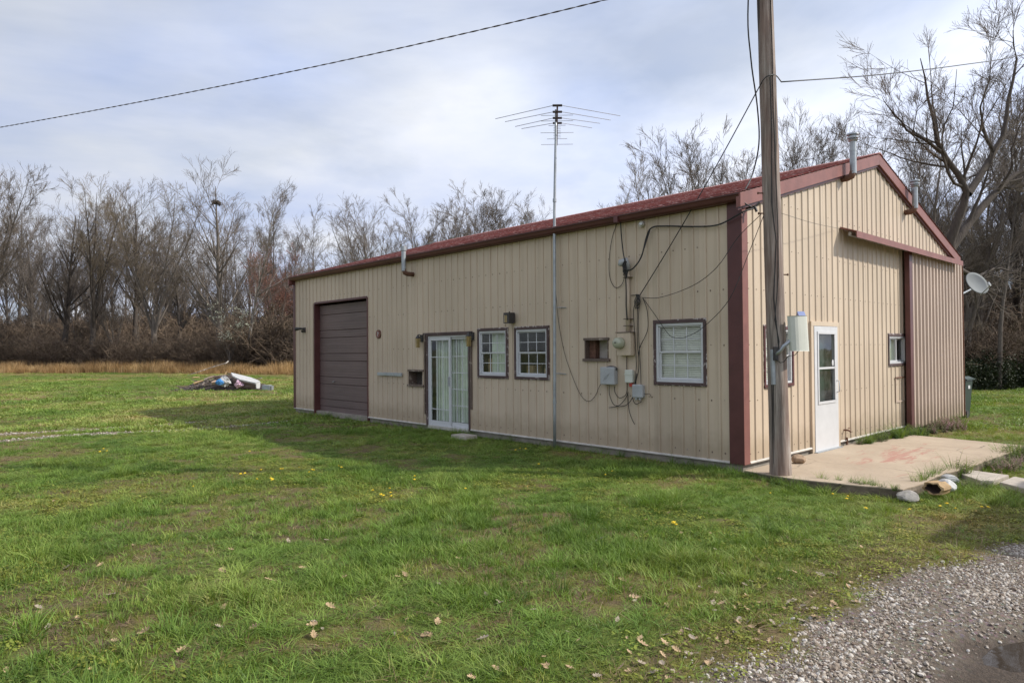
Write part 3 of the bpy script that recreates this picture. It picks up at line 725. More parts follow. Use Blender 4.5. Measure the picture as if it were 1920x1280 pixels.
def patio_door():
    u0, u1, z0, z1 = PAT
    D = bars(PL, [(u0 - 0.05, u0 - 0.001, -0.06, 0.030, z0, z1 + 0.04), (u1 + 0.001, u1 + 0.05, -0.06, 0.030, z0, z1 + 0.04), (u0 - 0.16, u1 + 0.12, -0.01, 0.036, z1 + 0.041, z1 + 0.075), (u0 - 0.001, u1 + 0.001, -0.05, 0.028, z1 + 0.004, z1 + 0.04)], 'sliding_patio_door', 'peel', barn)
    md = (u0 + u1) / 2 + 0.06
    bars(PL, [(u0 + .002, u1 - .002, -0.08, 0.03, z0 - 0.05, z0 + 0.015)], 'sill', 'whitemetal', D)
    bars(PL, frame_list(u0, u1, z0 + 0.016, z1, 0.03, -0.08, 0.006), 'frame', 'white', D)
    for (a, b, dd, rows) in ((u0 + 0.03, md + 0.02, -0.028, (0.14, 0.79)), (md - 0.06, u1 - 0.03, -0.062, (0.2, 0.4, 0.6, 0.8))):
        leaf = bars(PL, frame_list(a, b, z0 + 0.046, z1 - 0.03, 0.062 if dd > -.05 else 0.05, dd, dd + 0.026, 0.085), 'door_leaf', 'white', D, 0.003)
        pa, pb, pc, pd = a + 0.064, b - 0.064, z0 + 0.135, z1 - 0.095
        for k in (1, 2): uu = pa + (pb - pa) * k / 3; bars(PL, [(uu - 0.008, uu + 0.008, dd + 0.012, dd + 0.020, pc, pd)], 'muntin', 'white', leaf)
        for r in rows: zz = pc + (pd - pc) * r; bars(PL, [(pa, pb, dd + 0.0135, dd + 0.0215, zz - 0.008, zz + 0.008)], 'muntin', 'white', leaf)
        ue = [pa + (pb - pa) * k / 3 for k in range(4)]; ze = [pc] + [pc + (pd - pc) * r for r in rows] + [pd]
        for a_, b_ in zip(ue, ue[1:]):
            for c_, d_ in zip(ze, ze[1:]): sheet(PL, a_ - 0.002, b_ + 0.002, dd + 0.009, c_ - 0.002, d_ + 0.002, 'pane', 'glass', leaf)
    bars(PL, [(md - 0.035, md - 0.012, 0.0, 0.03, 0.95, 1.15)], 'handle', 'boxgrey', D)
    n = 15
    for k in range(n):
        u = u0 + 0.07 + (u1 - u0 - 0.14) * (k + 0.5) / n; w = 0.047; an = 0.16 + rnd.uniform(-.06, .06)
        q = [(u - w * math.cos(an), -0.15 - w * math.sin(an)), (u + w * math.cos(an), -0.15 + w * math.sin(an))]
        m = MB(); m.add([PL(q[0][0], q[0][1], z0 + 0.04), PL(q[1][0], q[1][1], z0 + 0.04), PL(q[1][0], q[1][1], z1 - 0.05), PL(q[0][0], q[0][1], z1 - 0.05),
                         PL(q[0][0], q[0][1] - .003, z0 + 0.04), PL(q[1][0], q[1][1] - .003, z0 + 0.04), PL(q[1][0], q[1][1] - .003, z1 - 0.05), PL(q[0][0], q[0][1] - .003, z1 - 0.05)],
                        [(0, 1, 2, 3), (7, 6, 5, 4), (0, 4, 5, 1), (1, 5, 6, 2), (2, 6, 7, 3), (3, 7, 4, 0)])
        m.build('blind_slat', 'vblind', D)
    for u in (u0 - 0.105, u1 + 0.09):
        zb = 0.30 if u < u0 else 0.50
        bars(PL, [(u - 0.016, u + 0.016, 0.0, 0.032, zb, z1 + 0.04)], 'batten', 'oldwood', D)
patio_door()

def storm_door():
    u0, u1, z0, z1 = DOOR
    D = bars(PG, [(u0 - 0.09, u0 - 0.001, -0.05, 0.036, z0, z1 + 0.002), (u1 + 0.001, u1 + 0.085, -0.05, 0.036, z0, z1 + 0.002), (u0 - 0.09, u1 + 0.085, -0.05, 0.038, z1 + 0.003, z1 + 0.075)], 'storm_door', 'siding', barn)
    leaf = bars(PG, [(u0 + .003, u1 - .003, 0.0, 0.045, z0 + 0.012, z0 + 0.80), (u0 + .003, u0 + 0.125, 0.0, 0.045, z0 + 0.80, z1 - 0.105), (u1 - 0.125, u1 - .003, 0.0, 0.045, z0 + 0.80, z1 - 0.105), (u0 + .003, u1 - .003, 0.0, 0.045, z1 - 0.105, z1 - 0.003)], 'door_leaf', 'white', D)
    a, b, c, d = u0 + 0.126, u1 - 0.126, z0 + 0.801, z1 - 0.106
    bars(PG, frame_list(a - 0.02, b + 0.02, c - 0.03, d + 0.02, 0.045, 0.0455, 0.056), 'glazing_frame', 'white', leaf, 0.003)
    md = z0 + 1.36
    bars(PG, [(a + 0.026, b - 0.026, 0.01, 0.052, md - 0.016, md + 0.016)], 'glazing_bar', 'white', leaf)
    for (zz0, zz1, dd) in ((c, md - 0.016, 0.02), (md + 0.016, d, 0.028)): sheet(PG, a, b, dd, zz0, zz1, 'pane', 'glass', leaf)
    m = MB(); hu = u1 - 0.06
    m.tube([PG(hu, 0.046, 0.94), PG(hu, 0.085, 0.95), PG(hu, 0.09, 1.04), PG(hu, 0.085, 1.13), PG(hu, 0.046, 1.14)], 0.009, 6); m.build('handle', 'white', leaf, smooth=True)
    m = MB(); m.ball(PG(u1 - 0.185, 0.035, 1.44), 0.006, 0.045, 0.055, 12, 6); m.build('sticker', 'white', leaf)
    bars(PG, [(u0 - 0.05, u1 + 0.05, 0.0, 0.10, -0.02, 0.011)], 'threshold', 'galv', D)
    # the inner door behind the glass
    bars(PG, [(u0 - .02, u1 + .02, -0.12, -0.08, z0 + 0.02, z1)], 'inner_door', 'bin', D)
storm_door()

def sliding_door():
    # hood over the track
    p0 = hit(1575, 425, 0, 0.02); yl = p0[1]; zt = p0[2]; yr = hit(1806, 492, 0, 0.30)[1]
    m = MB(); m.prism([(0.02, zt), (0.30, zt - 0.105), (0.30, zt - 0.215), (0.285, zt - 0.215), (0.285, zt - 0.115), (0.02, zt - 0.03)], yl, yr, 1)
    m.build('track_hood', 'fascia', barn)
    m = MB(); m.box(0.12, 0.17, yl + 0.1, yr - 0.1, zt - 0.16, zt - 0.10); m.build('door_track', 'galv', barn)
    ya = hit(1709, 640, 0, 0.17)[1]; yb = hit(1809, 640, 0, 0.17)[1]
    D = bars(PG, [(ya, yb, 0.075, 0.105, 0.06, zt - 0.165)], 'sliding_door', 'siding_pink', barn)
    siding(PG, ya + 0.14, yb, 0.2286, 0.04, lambda u: zt - 0.15, [], 'siding_pink', 'door_panel', D, rib=(0.062, 0.036, 0.040), per=4, off=0.107)
    bars(PG, [(ya - 0.03, ya + 0.14, 0.07, 0.165, 0.0, zt - 0.12)], 'edge_trim', 'brown', D, 0.005)
    bars(PG, [(yb, yb + 0.02, 0.07, 0.155, 0.03, zt - 0.15)], 'edge_trim', 'rust', D)
sliding_door()

def wall_recesses():
    for (u0, u1, z0, z1), inner in ((HO1, 'dirt_inner'), (HO2, 'dark')):
        R = bars(PL, [(u0, u0 + .02, -0.22, 0.022, z0, z1), (u1 - .02, u1, -0.22, 0.012, z0, z1), (u0 - .02, u1 + .02, -0.22, 0.03, z1 - .03, z1 + 0.012), (u0 - .03, u1 + .04, -0.22, 0.045, z0 - 0.02, z0 + 0.025)], 'wall_opening', 'oldwood', barn)
        bars(PL, [(u0 + .021, u1 - .021, -0.24, -0.2, z0 + .03, z1 - .03)], 'back_board', inner, R)
        if inner == 'dirt_inner': bars(PL, [(u0 + .021, u0 + 0.15, -0.2, -0.09, z0 + .03, z1 - .03)], 'inner_stud', 'rust', R)
        else:
            bars(PL, [(u0 + 0.34, u0 + 0.37, -0.17, -0.12, z0 + .03, z0 + 0.23)], 'loose_slat', 'blind', R)
    bars(PL, [(-9.50, -8.47, 0.0175, 0.055, 1.12, 1.195)], 'wall_rail', 'galv', barn, 0.006)
    # patch strip of bare metal beside the flue
    bars(PL, [(-8.215, -7.99, 0.0035, 0.006, 1.30, 3.36)], 'patch_strip', 'siding', barn)
    # old hinge bar and cut lines under the small window
    bars(PG, [(6.0, 6.55, 0.018, 0.032, 1.075, 1.10)], 'hinge_bar', 'rust', barn)
    bars(PG, [(6.02, 6.05, 0.018, 0.022, 0.62, 1.07), (6.5, 6.53, 0.018, 0.022, 0.62, 1.07), (6.02, 6.53, 0.018, 0.022, 0.59, 0.62)], 'hatch_outline', 'siding_pink', barn)
wall_recesses()

# ------------------------------------------------------------------ things fixed to the barn
def flue(base, top, elbow_dir, label, cap=True, r=0.055, rot='galv'):
    x, y, z = base
    t = thing('flue_pipe', label, 'flue pipe', base)
    ed = np.array(elbow_dir, float)
    m = MB(); m.tube([np.array(base) - ed * 0.26, np.array(base) - ed * 0.10, np.array(base) - ed * 0.03 + (0, 0, 0.02), np.array(base) + (0, 0, 0.10)], r * 1.03, 10); m.build('elbow', 'rust', t, smooth=True)
    m = MB(); m.tube([(x, y, z + 0.06), (x, y, top - 0.10)], r, 12); m.tube([(x, y, z + 0.45), (x, y, z + 0.47)], r * 1.06, 12); m.build('pipe', rot, t, smooth=False)
    m = MB()
    if cap:
        m.tube([(x, y, top - 0.14), (x, y, top - 0.12), (x, y, top - 0.10)], [r * 1.05, r * 1.55, r * 1.1], 12)
        m.tube([(x, y, top - 0.085), (x, y, top - 0.055)], r * 1.7, 12); m.tube([(x, y, top - 0.10), (x, y, top - 0.01)], r * 1.05, 12)
        m.tube([(x, y, top - 0.025), (x, y, top), (x, y, top + 0.012)], [r * 1.8, r * 1.75, r * 0.9], 12)
    else: m.tube([(x, y, top - 0.11), (x, y, top - 0.10), (x, y, top), (x, y, top + 0.008)], [r * 1.02, r * 1.32, r * 1.32, r * 0.8], 12)
    m.build('cap', rot, t)
    return t
p = hit(757, 513, 1, -0.26); flue((p[0], -0.26, p[2]), hit(755, 462, 1, -0.26)[2], (0, -1, 0), 'grey flue pipe with plain cap rising past the gutter', cap=False, r=0.05)
p = hit(1600, 332, 0, 0.2); flue((0.2, p[1], p[2]), hit(1601, 252, 0, 0.2)[2], (1, 0, 0), 'tall grey flue pipe beside the gable peak')
p = hit(1716, 396, 0, 0.2); flue((0.2, p[1], p[2]), hit(1714, 338, 0, 0.2)[2], (1, 0, 0), 'short grey flue pipe above the sliding door hood')

def lantern(u, z, label, s=1.0):
    t = thing('wall_lantern', label, 'wall lamp', PL(u, 0.018, z), 'lanterns flanking the patio door')
    m = MB(); m.box(u - 0.05, u + 0.05, 0.0, 0.035, z - 0.04, z + 0.12, PL); m.tube([PL(u, 0.03, z + 0.10), PL(u, 0.09, z + 0.125), PL(u, 0.12, z + 0.10)], 0.012, 6); m.build('bracket', 'darkmetal', t)
    m = MB(); m.tube([PL(u, 0.12, z + 0.12), PL(u, 0.12, z + 0.10), PL(u, 0.12, z + 0.045), PL(u, 0.12, z + 0.04)], [0.012, 0.025, 0.062, 0.062], 6); m.build('roof', 'darkmetal', t)
    m = MB()
    for k in range(6):
        a = 2 * math.pi * k / 6; cx, cy = u + 0.055 * math.cos(a), 0.12 + 0.055 * math.sin(a); c2, d2 = u + 0.046 * math.cos(a), 0.12 + 0.046 * math.sin(a)
        m.tube([PL(cx, cy, z + 0.04), PL(c2, d2, z - 0.15)], 0.006, 4)
    m.tube([PL(u, 0.12, z - 0.15), PL(u, 0.12, z - 0.165)], 0.05, 6); m.build('cage', 'brass', t)
    m = MB(); m.tube([PL(u, 0.12, z + 0.038), PL(u, 0.12, z - 0.148)], [0.047, 0.039], 6); m.build('glass', 'amber', t)
lantern(-7.70, 1.94, 'brass wall lantern between the dark wall opening and the patio door')
lantern(-5.93, 1.95, 'brass wall lantern between the patio door and the windows')
def box_lamp():
    u, z = -4.72, 2.31
    t = thing('wall_lamp', 'small dark boxy wall lamp above the pair of windows', 'wall lamp', PL(u, 0.018, z))
    m = MB(); m.box(u - 0.05, u + 0.05, 0.001, 0.04, z - 0.06, z + 0.08, PL); m.build('back_plate', 'darkmetal', t)
    m = MB(); m.box(u - 0.07, u + 0.085, 0.04, 0.19, z + 0.06, z + 0.10, PL); m.box(u - 0.07, u + 0.085, 0.04, 0.19, z - 0.10, z - 0.085, PL)
    for a in (-0.07, 0.075):
        for b in (0.04, 0.18): m.box(u + a, u + a + 0.01, b, b + 0.01, z - 0.085, z + 0.06, PL)
    m.box(u + 0.02, u + 0.084, 0.05, 0.18, z - 0.085, z + 0.06, PL); m.build('housing', 'darkmetal', t)
    m = MB(); m.box(u - 0.055, u + 0.018, 0.055, 0.175, z - 0.083, z + 0.058, PL); m.build('glass', 'amber', t)
    m = MB(); m.tube([PL(u, 0.10, z + 0.10), PL(u, 0.10, z + 0.125)], 0.012, 6); m.build('finial', 'darkmetal', t)
box_lamp()
def flood():
    u, z = -13.38, 2.33
    t = thing('floodlight', 'small black twin floodlight beside the garage door', 'floodlight', PL(u, 0.018, z))
    m = MB(); m.box(u - 0.05, u + 0.05, 0.001, 0.05, z - 0.08, z + 0.06, PL); m.build('base', 'darkmetal', t)
    m = MB(); m.tube([PL(u, 0.05, z + 0.03), PL(u - 0.08, 0.12, z + 0.03), PL(u - 0.2, 0.20, z + 0.02)], [0.02, 0.035, 0.055], 8); m.build('lamp_head', 'darkmetal', t)
    m = MB(); m.tube([PL(u + 0.02, 0.05, z - 0.02), PL(u + 0.05, 0.12, z - 0.05)], [0.03, 0.045], 8); m.build('sensor', 'darkmetal', t)
flood()
def emblem():
    u, z = -9.49, 2.115
    t = thing('wall_plaque', 'small round rusty red plaque on the wall beside garage door', 'plaque', PL(u, 0.018, z))
    m = MB(); m.tube([PL(u, 0.001, z), PL(u, 0.03, z)], 0.105, 18); m.build('rim', 'rust', t)
    m = MB(); m.tube([PL(u, 0.031, z), PL(u, 0.036, z)], 0.08, 18); m.build('face', 'fascia', t)
    m = MB(); m.tube([PL(u - 0.02, 0.038, z - 0.05), PL(u + 0.01, 0.038, z + 0.01), PL(u - 0.005, 0.038, z + 0.05)], 0.012, 5); m.tube([PL(u + .01, 0.038, z), PL(u + .04, 0.038, z + 0.03)], 0.01, 5); m.build('motif', 'rock_white', t)
emblem()

def meter():
    u0, u1, z0, z1 = -2.14, -1.86, 1.60, 1.965
    t = thing('electric_meter', 'electric meter box with round glass dial and tall conduit', 'meter', PL(-2.0, 0.018, z0))
    m = MB(); m.box(u0, u1, 0.001, 0.115, z0, z1, PL); m.build('meter_box', 'boxlight' if False else 'siding', t, bevel=0.006)
    m = MB(); m.box(u0 - 0.02, u1 + 0.02, -0.001, 0.125, z1 + 0.001, z1 + 0.012, PL); m.build('lid', 'oldwood', t)
    uc, zc = -2.06, 1.80
    m = MB(); m.tube([PL(uc, 0.116, zc), PL(uc, 0.15, zc), PL(uc, 0.21, zc), PL(uc, 0.24, zc), PL(uc, 0.25, zc)], [0.095, 0.092, 0.088, 0.07, 0.03], 16); m.build('dial', 'meterglass', t, smooth=True)
    m = MB(); m.box(uc - 0.02, uc + 0.02, 0.251, 0.254, zc + 0.0, zc + 0.015, PL); m.build('dial_plate', 'darkmetal', t)
    m = MB(); m.tube([PL(-1.955, 0.05, z1), PL(-1.955, 0.05, 2.98)], 0.035, 10); m.build('conduit', 'siding', t, smooth=True)
    for zz in (2.07, 2.18, 2.85): bars(PL, [(-2.02, -1.89, 0.0, 0.09, zz, zz + 0.012)], 'strap', 'oldwood', t)
    m = MB(); m.tube([PL(-1.955, 0.05, 2.97), PL(-1.955, 0.06, 3.05), PL(-1.96, 0.10, 3.11), PL(-2.0, 0.16, 3.09), PL(-2.01, 0.18, 3.04)], [0.045, 0.055, 0.07, 0.055, 0.03], 10); m.build('weatherhead', 'boxgrey', t, smooth=True)
meter()
def boxes():
    def ubox(name, u0, u1, z0, z1, d, mat, label, extra):
        t = thing(name, label, 'utility box', PL((u0 + u1) / 2, 0.0175, z0))
        m = MB(); m.box(u0 + 0.012, u1 - 0.012, 0.001, d * 0.5, z0 + 0.012, z1 - 0.012, PL); m.build('back', mat, t)
        m = MB(); m.box(u0, u1, d * 0.5, d, z0, z1, PL); m.build('cover', mat, t, bevel=0.016)
        extra(t, u0, u1, z0, z1, d)
    def e1(t, u0, u1, z0, z1, d):
        for k in range(3):
            m = MB(); m.tube([PL(u0 + 0.07 + 0.035 * k, d + .001, z0 + 0.06 + .02 * k), PL(u0 + 0.13 + 0.035 * k, d + .001, z0 + 0.15 + .02 * k)], 0.005, 5); m.build('ridge', 'boxgrey', t)
        m = MB(); m.ball(PL((u0 + u1) / 2 + 0.04, d * 0.4, z1 - 0.03), 0.13, 0.03, 0.05, 12, 8); m.build('hood', 'darkmetal', t)
    ubox('utility_box', -2.50, -2.205, 1.12, 1.41, 0.11, 'boxgrey', 'rounded grey box with a black back below the wall recess', e1)
    def e2(t, u0, u1, z0, z1, d):
        bars(PL, [(u0 - .004, u1 + .004, d * .5, d + 0.006, z0 + 0.13, z0 + 0.145)], 'seam', 'boxlight', t)
        bars(PL, [(u0 + 0.07, u0 + 0.13, 0.01, 0.05, z0 - 0.06, z0 - 0.002)], 'ground_tag', 'red', t)
    ubox('utility_box', -2.015, -1.865, 1.16, 1.37, 0.08, 'boxlight', 'small pale two-part box with a red tag under the electric meter', e2)
    def e3(t, u0, u1, z0, z1, d):
        for k in (0.06, 0.13):
            m = MB(); m.tube([PL(u0 + k, 0.05, z0), PL(u0 + k, 0.05, z0 - 0.035)], 0.022, 8); m.build('gland', 'boxgrey', t)
        m = MB(); m.tube([PL(u1, 0.03, z0 + 0.06), PL(u1 + 0.1, 0.03, z0 + 0.07), PL(u1 + 0.13, 0.03, z0 + 0.04), PL(u1 + 0.10, 0.03, z0 + 0.02)], 0.004, 4); m.build('loose_wire', 'wire', t)
        for k in range(3): bars(PL, [(u0 + 0.02, u0 + 0.07 + 0.03 * k, d + .001, d + 0.003, z0 + 0.06 + 0.05 * k, z0 + 0.066 + 0.05 * k)], 'ridge', 'boxgrey', t)
    ubox('utility_box', -1.865, -1.665, 0.93, 1.14, 0.085, 'boxgrey', 'squat grey phone box with loose wires, lowest on the wall', e3)
boxes()
def spigot():
    y = 3.47
    t = thing('water_spigot', 'rusty water spigot at the wall foot beside the white door', 'spigot', PG(y, 0.02, 0.0))
    m = MB(); m.tube([PG(y, 0.0, 0.26), PG(y, 0.08, 0.26), PG(y + 0.02, 0.12, 0.23)], 0.016, 7); m.build('faucet', 'rust', t)
    m = MB(); m.tube([PG(y - 0.04, 0.09, 0.30), PG(y + 0.05, 0.09, 0.30)], 0.008, 6); m.build('valve_handle', 'rust', t)
    m = MB(); m.tube([PG(y + 0.06, 0.03, -0.02), PG(y + 0.06, 0.03, 0.10), PG(y + 0.0, 0.05, 0.12)], 0.02, 7); m.build('stub_pipe', 'rust', t)
spigot()
def outlet():
    p = hit(1706, 742, 0, 0.03)
    m = MB(); m.box(p[1] - 0.07, p[1] + 0.07, 0.0175, 0.10, p[2] - 0.07, p[2] + 0.07, PG)
    t = thing('outlet_box', 'small grey outlet box on the wall beside the sliding door', 'outlet', PG(p[1], 0.0175, p[2]))
    m.build('box', 'boxgrey', t, bevel=0.012)
    m = MB(); m.box(p[1] - 0.045, p[1] + 0.045, 0.101, 0.115, p[2] - 0.055, p[2] + 0.055, PG); m.build('cover', 'galv', t)
outlet()
def camera_knob():
    p = hit(1201, 420, 1, -0.06)
    t = thing('wall_light_socket', 'small white bulb socket under the eave near the corner', 'light socket', (p[0], -0.0175, p[2]))
    m = MB(); m.tube([(p[0], -0.018, p[2]), (p[0], -0.05, p[2])], 0.05, 10); m.build('base', 'whitemetal', t)
    m = MB(); m.tube([(p[0], -0.05, p[2]), (p[0] + 0.05, -0.12, p[2] - 0.01)], [0.03, 0.024], 8); m.build('socket', 'white', t)
camera_knob()

def dish():
    c = hit(1829, 533, 0, -0.15)
    t = thing('satellite_dish', 'pale grey satellite dish on the barn corner', 'satellite dish', (c[0] - 0.1, BW + 0.03, c[2] - 0.55))
    view = c - CAM; view /= np.linalg.norm(view)
    up = np.array([0, 0, 1.0]); right = np.cross(view, up); right /= np.linalg.norm(right)
    n = -view * 0.62 + right * 0.60 + up * 0.50; n /= np.linalg.norm(n)
    a = np.cross(n, up); a /= np.linalg.norm(a); b = np.cross(a, n)
    m = MB(); K, J = 28, 6; vs = []
    for side in (0, 1):
        for j in range(J + 1):
            r = 0.34 * j / J; h = 0.07 * (j / J) ** 2 - (0.012 if side else 0)
            for k in range(K):
                an = 2 * math.pi * k / K
                vs.append(c + a * r * 0.92 * math.cos(an) + b * r * math.sin(an) + n * h)
    fs = []
    for s in (0, 1):
        o = s * (J + 1) * K
        fs += [(o + j * K + k, o + j * K + (k + 1) % K, o + (j + 1) * K + (k + 1) % K, o + (j + 1) * K + k) for j in range(J) for k in range(K)]
    fs += [(J * K + k, J * K + (k + 1) % K, (2 * J + 1) * K + (k + 1) % K, (2 * J + 1) * K + k) for k in range(K)]
    m.add(vs, fs); m.build('reflector', 'dish', t, smooth=True)
    m = MB(); lo = c - b * 0.33; tip = c + n * 0.38 - b * 0.28; m.tube([lo, tip], 0.014, 6); m.build('feed_arm', 'galv', t)
    m = MB(); m.tube([tip - n * 0.02, tip - n * 0.03 + b * 0.10], 0.035, 8); m.build('feed_horn', 'boxgrey', t)
    m = MB(); w = np.array([-0.05, BW + 0.005, c[2] - 0.55]); m.tube([c - n * 0.01, c - n * 0.12 - b * 0.05, w + (0, 0.25, 0.1), w], 0.022, 7); m.tube([w + (0, 0.0, 0), w + (0, 0.03, 0)], 0.07, 8); m.build('mast_arm', 'galv', t)
dish()

def antenna():
    bx = hit(1040, 822, 1, -0.10); Y = -0.10
    xs = [(1040, 822), (1040, 560), (1039.5, 400), (1042, 260), (1042, 229)]
    pts = [hit(u, v, 1, Y) for u, v in xs]; zb = pts[-1][2] + 0.02
    pts[0] = np.array([pts[0][0], Y, gzf(pts[0][0], Y) - 0.05])
    t = thing('tv_antenna', 'tall grey antenna mast against the wall with television aerial on top', 'antenna', (pts[0][0], Y, gzf(pts[0][0], Y)))
    dense = []
    for a, b in zip(pts, pts[1:]): dense += [a + (b - a) * k / 4 for k in range(4)]
    m = MB(); m.tube(dense + [pts[-1]], [0.028] * 8 + [0.024] * 4 + [0.021] * (len(dense) - 11), 10); m.build('mast', 'galv', t, smooth=True)
    top = pts[-1]; m = MB(); m.tube([top - (0, 0, 0.1), top + (0, 0, 0.22)], 0.014, 8); m.build('mast_tip', 'darkmetal', t)
    for z in (2.45, 1.28):
        x = np.interp(z, [q[2] for q in pts], [q[0] for q in pts])
        m = MB(); m.tube([(x, Y, z), (x + 0.06, -0.02, z), (x + 0.14 + 0.05, -0.012, z - 0.01)], 0.008, 5); m.build('wall_bracket', 'galv', t)
    for z in (0.78, 4.35):
        x = np.interp(z, [q[2] for q in pts], [q[0] for q in pts]); m = MB(); m.tube([(x, Y, z - 0.03), (x, Y, z + 0.03)], 0.034, 10); m.build('mast_coupler', 'galv', t)
    H = lambda u, v: hit(u, v, 2, zb)
    m = MB(); a, b = H(1045, 198), H(1044, 272); m.tube([a, b], 0.014, 6); m.build('boom', 'darkmetal', t)
    for (cu, cv, lu, lv, ru, rv) in ((1045, 198, 929, 223, 1163, 217.5), (1045, 210, 947, 228.5, 1145, 225.5), (1045, 221.5, 966, 237.5, 1125, 231.5), (1045, 231, 978, 241.5, 1110, 240)):
        m = MB(); cc = H(cu, cv); dr = _R; m.tube([cc - dr * 0.08, cc + dr * 0.08], 0.020, 6); m.build('insulator', 'darkmetal', t)
        m = MB(); m.tube([cc - dr * 0.07, H(lu, lv)], 0.0055, 5); m.build('element', 'galv', t)
        m = MB(); m.tube([cc + dr * 0.07, H(ru, rv)], 0.0055, 5); m.build('element', 'galv', t)
    for (v, w) in ((216.5, 30), (227, 30), (235.5, 16), (249, 31), (260.5, 19), (271, 30)) + tuple((239 + 3.1 * k, 7) for k in range(8)):
        m = MB(); m.tube([H(1044.5 - w, v + 0.4), H(1044.5 + w, v - 0.4)], 0.005 if w > 8 else 0.004, 5); m.build('element', 'galv', t)
antenna()

# ------------------------------------------------------------------ utility pole and cables
PB = hit(1464.5, 904, 2, -0.11)
def pole_pt(v):
    """point on the leaning pole axis that shows at image height v"""
    lo, hi = -0.1, 9.5
    for _ in range(40):
        md = (lo + hi) / 2; q = pole_axis(md); d = q - CAM
        if 640 - FPX * (d @ _U2) / (d @ _F) > v: lo = md
        else: hi = md
    return pole_axis(lo)
_pt = hit(1434.5, 0, 1, PB[1] + 0.0)
def pole_axis(z): return PB + (np.array([_pt[0], PB[1], _pt[2]]) - PB) * (z - PB[2]) / (_pt[2] - PB[2])
def utility_pole():
    t = thing('utility_pole', 'weathered leaning wooden utility pole at the corner of the patio', 'utility pole', PB)
    m = MB(); zs = np.linspace(PB[2] - 0.2, 9.2, 40); S_ = 22; rr = random.Random(3)
    off = [rr.uniform(-0.004, 0.004) for _ in range(S_)]
    vs = []
    for z in zs:
        r = 0.134 - 0.0042 * max(0, z) - 0.002 + (0.012 * math.exp(-max(0, z) * 3)); c = pole_axis(z)
        for k in range(S_):
            a = 2 * math.pi * k / S_; q = r + off[k] + rr.uniform(-.0018, .0018); vs.append(c + np.array([q * math.cos(a), q * math.sin(a), 0]))
    n = len(zs)
    m.add(vs, [(i * S_ + k, i * S_ + (k + 1) % S_, (i + 1) * S_ + (k + 1) % S_, (i + 1) * S_ + k) for i in range(n - 1) for k in range(S_)] + [tuple((n - 1) * S_ + k for k in range(S_))])
    m.build('pole_shaft', 'pole', t, smooth=True)
    for (v, side, dz) in ((362, -1, 0), (400, -1, 0), (515, 1, 0)):
        c = pole_pt(v); r = 0.12
        m = MB(); m.tube([c + _R * side * (r - 0.03), c + _R * side * (r + 0.07)], 0.010, 6); m.tube([c + _R * side * (r + .06), c + _R * side * (r + 0.07)], 0.018, 6); m.build('bolt', 'rust', t)
    # plastic riser guard on the lower shaded side
    vd = _F * np.array([1, 1, 0]); vd /= np.linalg.norm(vd)
    m = MB(); a, b = pole_pt(720), pole_pt(655); o = -vd * 0.085 - _R * 0.085; m.tube([a + o, b + o], 0.035, 6); m.build('cable_guard', 'galv', t)
    def down(vs, name, r=0.006, k=0.09):
        pts = []
        for (v, s, f) in vs:
            c = pole_pt(v); an = s; pts.append(c + (0.129 - 0.0038 * c[2] + r) * (math.cos(an) * (-vd) + math.sin(an) * _R))
        m = MB(); m.tube(pts, r, 5); m.build(name, 'wire', t)
    down([(0, 0.35, 0), (110, 0.3, 0), (220, 0.15, 0), (320, 0.2, 0), (430, 0.22, 0), (520, 0.05, 0), (600, -0.45, 0), (640, -0.1, 0), (655, -0.2, 0)], 'down_cable', 0.006)
    down([(150, -0.1, 0), (250, -0.1, 0), (380, -0.4, 0), (455, -0.05, 0), (560, -0.5, 0), (610, -0.3, 0), (652, -0.15, 0)], 'down_cable', 0.007)
    down([(700, -0.75, 0), (735, -0.85, 0), (790, -1.0, 0), (868, -1.05, 0)], 'down_cable', 0.006)
    return t
utility_pole()
